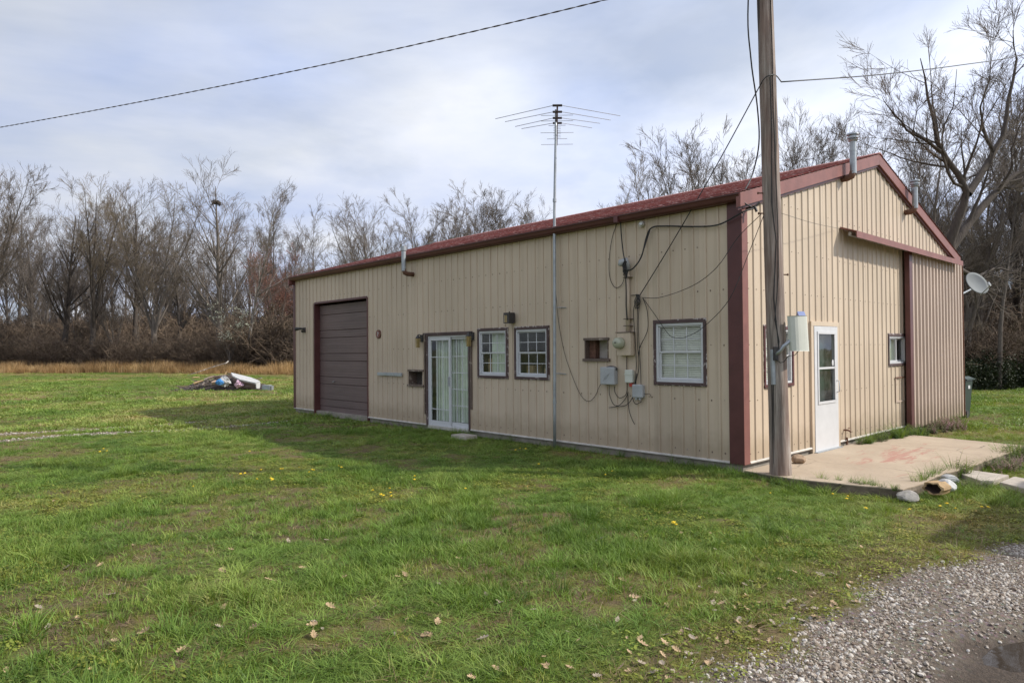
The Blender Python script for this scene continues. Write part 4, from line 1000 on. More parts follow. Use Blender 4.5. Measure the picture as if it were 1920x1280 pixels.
def radio_panel():
    vd = _F * np.array([1, 1, 0]); vd /= np.linalg.norm(vd)
    c0 = pole_pt(640); base = pole_pt(657)
    depth = float((c0 - CAM) @ _F) - 0.20
    def at(u, v, dd=0.0):
        return CAM + ray(u, v) * (depth + dd)
    bl, br, tl, tr = at(1485, 658, -0.02), at(1516.5, 658, 0.12), at(1481.5, 592, -0.02), at(1512, 592, 0.12)
    t = thing('radio_panel', 'pale grey antenna panel on a bent arm fixed to the utility pole', 'antenna panel', base + (0.05, -0.13, 0))
    m = MB(); nrm = -vd * 0.86 + _R * 0.5; K = 8
    def row(l, r):
        pts = []
        for k in range(K + 1):
            s = k / K; bow = 0.055 * (1 - (2 * s - 1) ** 4); pts.append(l + (r - l) * s + nrm * bow)
        return pts + [r - nrm * 0.05, l - nrm * 0.05]
    lo, hi = row(bl, br), row(tl, tr); n = len(lo)
    m.add(lo + hi, [tuple(range(n)), tuple(range(2 * n - 1, n - 1, -1))] + [(i, (i + 1) % n, (i + 1) % n + n, i + n) for i in range(n)]); m.build('panel', 'boxlight', t, bevel=0.006)
    m = MB(); a = at(1498, 592, 0.05); b = at(1511, 592, 0.11); u_ = np.array([0, 0, 0.062])
    m.add([a, b, b + u_ + vd * 0.05, a + u_ + vd * 0.05, a + vd * 0.10, b + vd * 0.10], [(0, 1, 2, 3), (0, 3, 4), (1, 5, 2), (3, 2, 5, 4), (0, 4, 5, 1)]); m.build('solar_cell', 'solar', t)
    s = base - vd * 0.13 - _R * 0.035
    m = MB(); m.tube([s - _R * 0.03 - (0, 0, 0.05), s + _R * 0.03 - vd * 0.03, at(1469, 649), at(1480, 640, 0.02), at(1484, 628, 0.05), at(1487, 612, 0.05)], 0.024, 9); m.build('arm', 'galv', t, smooth=True)
    m = MB(); m.box(-0.03, 0.03, -0.02, 0.02, -0.09, 0.09, lambda x, y, z: tuple(s + _R * (x - 0.03) + vd * (y + 0.0) + np.array([0, 0, z - 0.04]))); m.build('mount_plate', 'darkmetal', t)
    m = MB(); m.tube([at(1498, 657, 0.03), at(1490, 666), at(1478, 667), at(1470, 678), at(1463, 680), at(1453, 672), at(1451, 660)], 0.005, 5); m.build('lead', 'wire', t)
radio_panel()

def cable(name, pts, r, label, mat='wire', sub=6, sides=5, cat='cable', group=None):
    """smooth curve through points"""
    P_ = [np.array(p, float) for p in pts]; out = []
    Q = [2 * P_[0] - P_[1]] + P_ + [2 * P_[-1] - P_[-2]]
    for i in range(1, len(Q) - 2):
        for k in range(sub):
            s = k / sub; a, b, c, d = Q[i - 1], Q[i], Q[i + 1], Q[i + 2]
            out.append(0.5 * ((2 * b) + (c - a) * s + (2 * a - 5 * b + 4 * c - d) * s * s + (3 * b - a - 3 * c + d) * s ** 3))
    out.append(P_[-1])
    m = MB(); m.tube(out, r, sides)
    return m.build(name, mat, None, loc=out[0], smooth=True, label=label, cat=cat, group=group)
def wl(u, v, d=0.03): return hit(u, v, 1, -d)      # point on the long wall, d in front of it

def service_drop():
    """overhead twisted cable from the pole top away to the left"""
    a = pole_axis(7.3) + (-0.1, -0.08, 0)
    da = float((a - CAM) @ _F); d0 = 17.0; core = []
    for k in range(241):
        u = 1434 - 1800 * k / 240.0                    # straight in plan: inverse depth runs linearly along the row of pixels
        inv = 1 / da + (1 / d0 - 1 / da) * (1434 - u) / 1434.0
        v = np.interp(u, [-400, 0, 598, 897, 1094, 1434], [313, 239, 124, 55, 9, -73])
        v = 239.0 - 0.1735 * u - 0.0000325 * u * u
        core.append(CAM + ray(u, v) / inv)
    core[0] = a; e2 = core[-1]; cum = np.concatenate([[0], np.cumsum(np.linalg.norm(np.diff(np.array(core), axis=0), axis=1))])
    ca_ = np.array(core)
    def cpt(sv_): return np.array([np.interp(sv_, cum, ca_[:, j]) for j in range(3)])
    m = MB(); m.tube(core, 0.005, 5)
    L = cum[-1]; dirv = (e2 - a) / np.linalg.norm(e2 - a); sv = np.cross(dirv, (0, 0, 1)); sv /= np.linalg.norm(sv)
    for ph in (0, math.pi):
        pts = []
        for k in range(1201):
            q = L * k / 1200; th = 2 * math.pi * q / 0.42 + ph
            pts.append(cpt(q) + 0.007 * (math.cos(th) * sv + math.sin(th) * np.array([0, 0, 1])))
        m.tube(pts, 0.0055, 4)
    m.build('overhead_cable', 'wiregrey', None, loc=core[0], smooth=True, label='twisted overhead power cable crossing the sky towards the field', cat='cable')
    # distant pole that carries the other end, beyond the frame
    t = thing('utility_pole', 'slim grey utility pole in the field holding the far end of the twisted cable', 'utility pole', (e2[0], e2[1], gzf(e2[0], e2[1])))
    m = MB(); m.tube([(e2[0], e2[1] - .1, -0.3), (e2[0], e2[1] - .1, e2[2] + 0.4)], [0.13, 0.10], 12); m.build('pole_shaft', 'pole', t, smooth=True)
service_drop()
def cables():
    sp = pole_pt(152)
    r_end = CAM + ray(1920, 103) * 15.0
    s0 = CAM + ray(1465, 154) * float((sp - CAM) @ _F)
    d = r_end - s0
    cable('overhead_cable', [s0, s0 + d * 0.3 + (0, 0, -0.06), s0 + d * 0.65 + (0, 0, -0.06), r_end, s0 + d * 1.8 + (0, 0, 0.35)], 0.009, 'single overhead line leaving the utility pole towards the bare trees')
    # phone cable from that splice over the pole and down to the wall clamp
    q = sp - _F * 0.16
    fd = float((sp - CAM) @ _F)
    pts = [s0, CAM + ray(1455, 142) * (fd - 0.05), CAM + ray(1445, 141) * (fd - 0.14), CAM + ray(1433, 148) * (fd - 0.13), CAM + ray(1420, 170) * (fd - 0.02)]
    e = wl(1200, 553, 0.05); st = pts[-1]
    pts += [st + (e - st) * k + np.array([0, 0, -0.25 * k * (1 - k)]) for k in (0.2, 0.4, 0.6, 0.8, 1.0)]
    cable('phone_cable', pts, 0.008, 'black phone cable running diagonally from the pole to the wall clamp')
    # heavy service cable: down beside the pole, round a bracket at the barn corner, along the wall to the weatherhead
    fa = float((pole_pt(100) - CAM) @ _F) + 0.25
    br = np.array([0.13, 0.12, hit(1395, 386, 0, 0.13)[2]])
    top = pole_axis(8.6) + (-0.1, 0.15, 0)
    pts = [top, CAM + ray(1403, 0) * (fa - 0.1), CAM + ray(1408, 110) * fa, CAM + ray(1420, 200) * (fa + 0.3), CAM + ray(1423, 270) * (fa + 0.5), CAM + ray(1410, 330) * (fa + 0.7), CAM + ray(1391, 372) * (float((br - CAM) @ _F) - 0.02), br]
    cable('service_cable', pts, 0.011, 'thick black cable hanging beside the utility pole down to the barn corner')
    pts = [br + (0.02, 0, 0.0), br + (-0.05, -0.18, -0.06), wl(1380, 405, 0.10), wl(1345, 422, 0.06), wl(1300, 425, 0.05), wl(1250, 424, 0.05), wl(1222, 427, 0.05), wl(1212, 445, 0.06), wl(1203, 480, 0.10), wl(1190, 500, 0.14), wl(1178, 507, 0.16), wl(1168, 500, 0.18), wl(1172, 488, 0.17)]
    cable('service_cable', pts, 0.012, 'thick black cable along the wall top from corner bracket to weatherhead')
    cable('service_cable', [wl(1219, 430, 0.05), wl(1206, 470, 0.09), wl(1196, 493, 0.13), wl(1182, 506, 0.16), wl(1169, 503, 0.19), wl(1175, 490, 0.17)], 0.009, 'shorter black cable drooping in a loop below the weatherhead')
    m = MB(); m.tube([br + (-0.13, 0, 0.02), br + (0.02, 0, 0.02), br + (0.06, 0.06, 0.08)], 0.016, 7); m.tube([br + (0.02, 0, 0.02), br + (0.04, 0.02, -0.05)], 0.02, 7)
    m.build('cable_bracket', 'darkmetal', None, loc=br, label='black cable bracket on the barn corner under the roof edge', cat='bracket')
    cable('wall_cable', [wl(1163, 404, 0.10), wl(1165, 440, 0.06), wl(1168, 470, 0.08), wl(1171, 487, 0.15)], 0.010, 'straight black cable dropping from the gutter to the weatherhead')
    cable('wall_cable', [wl(1156, 420, 0.02), wl(1147, 450, 0.02), wl(1142, 490, 0.02), wl(1144, 522, 0.02), wl(1154, 539, 0.02), wl(1166, 533, 0.02), wl(1171, 515, 0.06), wl(1170, 495, 0.14)], 0.005, 'thin loop of wire hanging left of the weatherhead')
    cable('wall_cable', [wl(1172, 492, 0.15), wl(1173, 515, 0.13), wl(1174, 545, 0.10), wl(1174, 575, 0.10), wl(1176, 600, 0.10)], 0.010, 'stiff black cable tail beside the conduit above the meter')
    m = MB()
    for k in range(5):
        c = wl(1172 + rnd.uniform(-5, 5), 500 + rnd.uniform(-6, 8), 0.17); m.tube([wl(1172, 484, 0.15), c, c + (rnd.uniform(-.03, .03), 0, -0.12), wl(1170 + 4 * k % 9, 505, 0.17)], 0.007, 5)
    m.build('cable_knot', 'wire', None, loc=wl(1172, 484, 0.15), label='tangle of short black cable ends at the weatherhead', cat='cable')
    # clamp and the bundle down to the boxes
    c = wl(1197, 553, 0.0)
    m = MB(); m.tube([c + (0, 0.0, 0), c + (0, -0.06, 0)], 0.012, 6); m.tube([c + (-0.13, -0.02, 0.0), c + (0, -0.03, 0)], 0.006, 5)
    for k in range(4):
        x = 0.018 * k; m.tube([c + (x, -0.05, 0), c + (x + 0.03, -0.06, -0.12), c + (x - .02, -0.055, -0.22), c + (x - 0.04, -0.06, -0.10), c + (x, -0.05, -0.01)], 0.005, 5)
    m.build('cable_clamp', 'wire', None, loc=c, label='wall clamp with coiled slack wires right of the conduit', cat='clamp')
    specs = [([(1196, 556), (1188, 580), (1189, 610), (1191, 640), (1193, 680), (1192, 700), (1190, 722)], 'leftmost dark wire in the bundle from clamp to phone box'),
             ([(1198, 556), (1195, 590), (1195, 640), (1198, 680), (1196, 700), (1188, 730), (1186, 745), (1192, 757), (1204, 752)], 'wire from the clamp looping under the phone box'),
             ([(1200, 556), (1197, 600), (1198, 640), (1201, 690), (1202, 722)], 'straight wire from the clamp into the top of the phone box'),
             ([(1205, 558), (1213, 580), (1215, 612), (1210, 630), (1200, 650), (1197, 668)], 'thin wire bowing out to the right below the clamp'),
             ([(1194, 700), (1190, 730), (1183, 750), (1172, 760), (1155, 762), (1142, 764)], 'wire end sticking out left below the utility boxes'),
             ([(1175, 668), (1175, 700), (1175, 735), (1168, 744), (1160, 745), (1153, 735), (1152, 724)], 'dark cable from meter to the rounded grey box'),
             ([(1142, 722), (1143, 740), (1150, 757), (1160, 760), (1172, 748), (1178, 735)], 'dark cable looping under the rounded grey box'),
             ([(1177, 735), (1179, 765), (1184, 783), (1190, 795)], 'loose cable tail dangling below the utility boxes')]
    for pts, lab in specs: cable('wall_cable', [wl(u, v, 0.035 + 0.004 * (i % 3)) for i, (u, v) in enumerate(pts)], 0.0058, lab)
    cable('wall_cable', [wl(1042, 545, 0.07), wl(1047, 600, 0.03), wl(1058, 660, 0.03), wl(1075, 710, 0.03), wl(1090, 742, 0.03), wl(1104, 752, 0.03), wl(1116, 742, 0.03), wl(1124, 724, 0.03), wl(1131, 716, 0.05)], 0.0045, 'thin wire sagging across the wall from antenna mast to grey box')
    P4 = pole_pt(400) - _R * 0.14
    e = wl(1205, 558, 0.05)
    cable('phone_cable', [e, wl(1240, 557, 0.08), wl(1300, 535, 0.14), wl(1345, 500, 0.22), e + (P4 - e) * 0.82 + (0, 0, -0.10), P4], 0.005, 'thin cable sagging from the wall clamp up to the leaning pole')
    cable('phone_cable', [e, wl(1228, 590, 0.06), wl(1250, 622, 0.08), wl(1262, 632, 0.09), wl(1285, 632, 0.11), wl(1320, 612, 0.15), wl(1368, 560, 0.24), e + (P4 - e) * 0.9 + (0, 0, -0.42), pole_pt(405) - _R * 0.12], 0.005, 'slack thin cable hanging across the blinds window to the pole')
    a = pole_pt(400) + _R * 0.12; b = hit(1570, 428, 0, 0.04)
    cable('wall_wire', [a, a + (b - a) * 0.5 + (0, 0, -0.02), b], 0.003, 'fine wire from the pole to the track hood on the gable')
cables()

# ------------------------------------------------------------------ patio, stones
def patio():
    m = MB()
    out = [(0.036, -0.06), (0.55, -0.14), (0.82, -0.17), (1.4, -0.07), (2.0, 0.06), (2.06, 0.5), (2.03, 1.6), (2.12, 2.2), (2.18, 3.6), (2.25, 5.45), (1.2, 5.65), (0.48, 5.74), (0.036, 5.76)]
    rr = random.Random(5); pts = []
    for (x0, y0), (x1, y1) in zip(out, out[1:]):
        n = max(1, int(math.hypot(x1 - x0, y1 - y0) / 0.12))
        for k in range(n):
            s = k / n; j = 0.012 if x0 > 0.04 else 0; pts.append((x0 + (x1 - x0) * s + rr.uniform(-j, j), y0 + (y1 - y0) * s + rr.uniform(-j, j)))
    pts.append(out[-1]); n = len(pts)
    vs = [(x, y, 0.0) for x, y in pts] + [(x + (x > .04) * rr.uniform(-0.01, 0.02), y + rr.uniform(-.01, .01), -0.05) for x, y in pts] + [(x, y, -0.22) for x, y in pts]
    m.add(vs[:n] + [(x, y, -0.012) for x, y in pts], [tuple(range(n))] + [(i, (i + 1) % n, (i + 1) % n + n, i + n) for i in range(n)])
    o = m.build('patio_slab', 'concrete', kind='structure')
    me_ = MB(); me_.add([(x, y, -0.0125) for x, y in pts] + vs[n:], [(i + o_, (i + 1) % n + o_, (i + 1) % n + o_ + n, i + n + o_) for i in range(n) for o_ in (0, n)]); me_.build('slab_edge', 'slabedge', o)  # slab sides coloured darker than the top
    tag(o, 'tan concrete patio slab stained with worn red paint', 'patio')
patio()
def stones():
    def paver(px, label):
        q = [hit(u, v, 2, -0.062) for u, v in px]; m = MB(); n = len(q)
        m.add([tuple(p) for p in q] + [(p[0], p[1], -0.16) for p in q], [tuple(range(n)), tuple(range(2 * n - 1, n - 1, -1))] + [(i, i + n, (i + 1) % n + n, (i + 1) % n) for i in range(n)])
        m.build('stepping_stone', 'paver', None, loc=q[0], bevel=0.012, label=label, cat='paver', group='stepping stones')
    paver([(1796, 886), (1817, 880), (1892, 890), (1862, 900), (1838, 900)], 'stepping stone touching the patio edge')
    paver([(1874, 903), (1901, 892.5), (1950, 901), (1930, 917)], 'stepping stone second from the patio edge')
    def rock(p, s, mat, label, seed, flat=0.6, cat='rock', squash=(1, 1)):
        rr = random.Random(seed); bm = bmesh.new(); bmesh.ops.create_icosphere(bm, subdivisions=3, radius=1)
        dirs = [Vector((rr.uniform(-1, 1), rr.uniform(-1, 1), rr.uniform(-1, 1))).normalized() for _ in range(9)]
        for v in bm.verts:
            for d in dirs:
                k = v.co.dot(d)
                if k > 0.72: v.co -= d * (k - 0.72) * 0.85
            v.co += Vector((rr.uniform(-1, 1), rr.uniform(-1, 1), rr.uniform(-1, 1))) * 0.02
            v.co.x *= s * squash[0]; v.co.y *= s * squash[1]; v.co.z *= s * flat
        me = bpy.data.meshes.new('rock'); bm.to_mesh(me); bm.free()
        return put('rock', me, mat, None, p, label, cat)
    q = hit(1497, 868, 2, 0.0); rock((q[0], q[1], 0.055), 0.105, 'rock_brown', 'round brown rock lying on the patio behind the pole', 1, 0.75)
    q = hit(1702, 932, 2, -0.08); rock((q[0], q[1], -0.075), 0.13, 'rock', 'grey angular rock at the front corner of the patio', 2, 0.62)
    q = hit(1771, 914, 2, -0.05); rock((q[0], q[1], -0.02), 0.14, 'rock_white', 'white rock beside the hollow yellow log end', 3, 0.6)
    q = hit(1781, 902, 2, -0.05); rock((q[0], q[1], -0.02), 0.11, 'rock_white', 'smaller white rock between patio edge and stepping stone', 4, 0.6)
    # broken hollow block: open dark end towards the lawn
    q = hit(1750, 925, 2, -0.06); L = thing('hollow_log', 'short yellowish hollow log with dark rotten end', 'log', (q[0], q[1], -0.07))
    ax = np.array([0.25, 0.97, 0.05]); ax /= np.linalg.norm(ax); sx = np.cross(ax, (0, 0, 1)); sx /= np.linalg.norm(sx); uz = np.cross(sx, ax)
    K = 16; rr = random.Random(9); c0 = np.array([q[0], q[1], -0.0]); vs = []
    prof = [(0.0, 0.75), (0.0, 1.0), (0.08, 1.03), (0.17, 0.95), (0.18, 0.5)]
    rk = [0.12 * (1 + rr.uniform(-.14, .14)) for _ in range(K)]
    for (l, s) in prof:
        for k in range(K):
            a = 2 * math.pi * k / K; vs.append(c0 + ax * (l + rr.uniform(-.012, .012)) + s * rk[k] * (sx * math.cos(a) * 1.1 + uz * math.sin(a) * 0.62))
    m = MB(); m.add(vs, [(j * K + k, j * K + (k + 1) % K, (j + 1) * K + (k + 1) % K, (j + 1) * K + k) for j in range(len(prof) - 1) for k in range(K)]); m.build('shell', 'rock_yellow', L)
    vs = [];
    for (l, s) in ((0.004, 0.77), (0.10, 0.6), (0.14, 0.05)):
        for k in range(K): a = 2 * math.pi * k / K; vs.append(c0 + ax * l + s * rk[k] * (sx * math.cos(a) * 1.1 + uz * math.sin(a) * 0.62))
    m = MB(); m.add(vs, [(j * K + k, j * K + (k + 1) % K, (j + 1) * K + (k + 1) % K, (j + 1) * K + k) for j in range(2) for k in range(K)]); m.build('rotten_core', 'hollow', L)
    # flat stone in the grass by the patio door
    q = hit(870, 818, 2, 0.0); m = MB()
    m.box(q[0] - 0.24, q[0] + 0.22, q[1] - 0.14, q[1] + 0.16, -0.05, 0.035); m.build('flat_stone', 'paver', None, loc=(q[0], q[1], -0.05), bevel=0.012, label='flat grey stone in the grass before the patio door', cat='stone')
stones()

def wheelie_bin():
    y = BW + 0.62; x = hit(1794, 720, 1, y)[0]; z = -0.06
    t = thing('wheelie_bin', 'dark green wheeled bin behind the barn corner', 'bin', (x, y, z))
    def fr(w0, d0, z0, w1, d1, z1):
        return [(x - w0, y - d0, z0), (x + w0, y - d0, z0), (x + w0, y + d0, z0), (x - w0, y + d0, z0), (x - w1, y - d1, z1), (x + w1, y - d1, z1), (x + w1, y + d1, z1), (x - w1, y + d1, z1)]
    F_ = [(0, 3, 2, 1), (4, 5, 6, 7), (0, 1, 5, 4), (1, 2, 6, 5), (2, 3, 7, 6), (3, 0, 4, 7)]
    m = MB(); m.add(fr(0.21, 0.24, z + 0.03, 0.27, 0.31, z + 0.93), F_); m.build('body', 'bin', t, bevel=0.02)
    m = MB(); m.add(fr(0.31, 0.36, z + 0.935, 0.31, 0.36, z + 0.965), F_); m.add(fr(0.29, 0.34, z + 0.965, 0.2, 0.24, z + 1.02), F_); m.build('lid', 'bin', t)
    m = MB(); m.tube([(x - 0.24, y - 0.37, z + 0.92), (x + 0.24, y - 0.37, z + 0.92)], 0.016, 6); m.build('handle', 'bin', t)
    for s in (-1, 1):
        m = MB(); m.tube([(x + s * 0.23, y - 0.22, z + 0.10), (x + s * 0.28, y - 0.22, z + 0.10)], 0.10, 14); m.build('wheel', 'darkmetal', t)
    m = MB(); m.box(x + 0.262, x + 0.274, y - 0.12, y + 0.05, z + 0.72, z + 0.80); m.build('sticker', 'white', t)
wheelie_bin()

def shed():  # added out of view; its roof corner is placed to cast the gravel shadow
    T = hit(1738, 1010, 2, -0.05); k = 0.80; x0, y0, h = T[0] + 3.6 * k, T[1] + 3.2 * k, 3.85 * k - 0.03
    t = thing('shed', 'plain grey metal shed beyond the gravel drive', 'shed', (x0 + 1.6, y0 + 1.8, -0.05))
    X0, X1, Y0, Y1 = x0 + 0.12, x0 + 3.2, y0 + 0.12, y0 + 3.8
    for (P_, a, b) in ((lambda u, d, z: (u, Y0 - d, z), X0, X1), (lambda u, d, z: (u, Y1 + d, z), X0, X1), (lambda u, d, z: (X0 - d, u, z), Y0, Y1), (lambda u, d, z: (X1 + d, u, z), Y0, Y1)):
        m = MB(); u = a
        while u < b:
            m.box(u, min(u + 0.23, b), 0.0, 0.02 if int((u - a) / 0.23) % 2 else 0.005, -0.1, h - 0.1, P_); u += 0.232
        m.build('wall', 'shed', t)
    m = MB(); m.box(x0, x0 + 3.35, y0, y0 + 3.95, h - 0.1, h); m.build('roof', 'galv', t)
    m = MB(); m.box(X0 + 0.9, X0 + 2.0, Y0 - 0.05, Y0 - 0.021, 0.0, 2.0); m.build('door', 'brown', t)
shed()

# ------------------------------------------------------------------ scattering with geometry nodes
def proto_collection(name, protos):
    c = bpy.data.collections.new(name)
    for i, (me, mat) in enumerate(protos):
        if not me.materials: me.materials.append(MAT[mat])
        o = bpy.data.objects.new('%s_proto_%02d' % (name, i), me); c.objects.link(o)
    return c
def scatter(name, pts, rot, scl, idx, tint, coll, label=None, cat=None):
    me = bpy.data.meshes.new(name); n = len(pts)
    me.vertices.add(n); me.vertices.foreach_set('co', np.asarray(pts, np.float32).ravel())
    for nm, ty, key, val in (('rot', 'FLOAT_VECTOR', 'vector', rot), ('scl', 'FLOAT_VECTOR', 'vector', scl), ('idx', 'INT', 'value', idx), ('tint', 'FLOAT', 'value', tint)):
        a = me.attributes.new(nm, ty, 'POINT'); a.data.foreach_set(key, np.asarray(val, np.int32 if ty == 'INT' else np.float32).ravel())
    me.update()
    o = put(name, me, None, kind='stuff', label=label, cat=cat)
    g = bpy.data.node_groups.new(name + '_nodes', 'GeometryNodeTree')
    g.interface.new_socket('Geometry', in_out='INPUT', socket_type='NodeSocketGeometry'); g.interface.new_socket('Geometry', in_out='OUTPUT', socket_type='NodeSocketGeometry')
    N, L = g.nodes, g.links; gi, go = N.new('NodeGroupInput'), N.new('NodeGroupOutput')
    ci = N.new('GeometryNodeCollectionInfo'); ci.inputs['Collection'].default_value = coll; ci.inputs['Separate Children'].default_value = True; ci.inputs['Reset Children'].default_value = True
    ip = N.new('GeometryNodeInstanceOnPoints'); ip.inputs['Pick Instance'].default_value = True
    def na(nm, ty):
        k = N.new('GeometryNodeInputNamedAttribute'); k.data_type = ty; k.inputs['Name'].default_value = nm; return k.outputs[0]
    e2r = N.new('FunctionNodeEulerToRotation'); L.new(na('rot', 'FLOAT_VECTOR'), e2r.inputs[0])
    L.new(gi.outputs[0], ip.inputs['Points']); L.new(ci.outputs[0], ip.inputs['Instance']); L.new(na('idx', 'INT'), ip.inputs['Instance Index'])
    L.new(e2r.outputs[0], ip.inputs['Rotation']); L.new(na('scl', 'FLOAT_VECTOR'), ip.inputs['Scale']); L.new(ip.outputs[0], go.inputs[0])
    md = o.modifiers.new('scatter', 'NODES'); md.node_group = g
    return o
def blade_mesh(name, seed, n, rad, hmin, hmax, width, lean, segs=3, flat=False):
    rr = np.random.default_rng(seed); V = []; Q = []
    for k in range(n):
        a = rr.uniform(0, 2 * math.pi); r = rad * math.sqrt(rr.uniform()); b = np.array([r * math.cos(a), r * math.sin(a), -0.01])
        h = rr.uniform(hmin, hmax); az = a + rr.normal(0, 0.9); ln = abs(rr.normal(lean, lean * 0.5)); w = width * rr.uniform(0.7, 1.3)
        d = np.array([math.cos(az), math.sin(az), 0]); s = np.array([-d[1], d[0], 0]); tw = rr.uniform(-1, 1); s = s * math.cos(tw) + d * math.sin(tw)
        o = len(V)
        for i in range(segs + 1):
            t = i / segs; c = b + d * (ln * h * t * t * 1.2) + np.array([0, 0, h * (t - 0.25 * ln * t * t)]); ww = w * (1 - t ** 1.6) * 0.5 + 0.0002
            V += [c - s * ww, c + s * ww]
        Q += [(o + 2 * i, o + 2 * i + 1, o + 2 * i + 3, o + 2 * i + 2) for i in range(segs)]
    return fast_mesh(name, np.array(V), np.array(Q))
def leaf_cluster(name, seed, n, rad, size, hmax):
    rr = np.random.default_rng(seed); V = []; Q = []
    for k in range(n):
        a = rr.uniform(0, 2 * math.pi); r = rad * math.sqrt(rr.uniform()); c = np.array([r * math.cos(a), r * math.sin(a), rr.uniform(0.004, hmax)])
        az = rr.uniform(0, 6.28); d = np.array([math.cos(az), math.sin(az), rr.uniform(-.3, .5)]); s = np.array([-d[1], d[0], rr.uniform(-.4, .4)]); sz = size * rr.uniform(0.6, 1.3); o = len(V)
        V += [c - d * sz * .5, c + s * sz * .38, c + d * sz * .5, c - s * sz * .38]; Q.append((o, o + 1, o + 2, o + 3))
    return fast_mesh(name, np.array(V), np.array(Q))

R_ = np.random.default_rng(11)
def in_view(x, y, margin=0.12, dmin=2.6):
    dx, dy = x - CAM[0], y - CAM[1]; f = dx * _F[0] + dy * _F[1]; s = dx * _R[0] + dy * _R[1]
    return (f > dmin) & (np.abs(s) < f * (960 / FPX + margin) + 0.8)
def lawn_mask(x, y, pad=0.0):
    barn_ = (x > -BL - 0.02 - pad) & (x < 0.02 + pad) & (y > -0.02 - pad) & (y < BW + 0.02)
    slab = (x > -0.1) & (x < 2.03 + 0.1 * sm(1.6, 5.5, y)) & (y > -0.13 + 0.12 * np.clip(x - 0.8, 0, 2)) & (y < 5.6)
    pad_ = np.zeros_like(barn_)
    for (cx, cy, r) in STONE_C: pad_ |= np.hypot(x - cx, y - cy) < r
    return ~(barn_ | slab | pad_)
STONE_C = [(float(np.mean([hit(u, v, 2, -0.02)[0] for u, v in q])), float(np.mean([hit(u, v, 2, -0.02)[1] for u, v in q])), r) for q, r in (([(1796, 886), (1817, 880), (1892, 890), (1838, 900)], 0.27), ([(1874, 903), (1901, 892.5), (1950, 901), (1930, 917)], 0.24))]

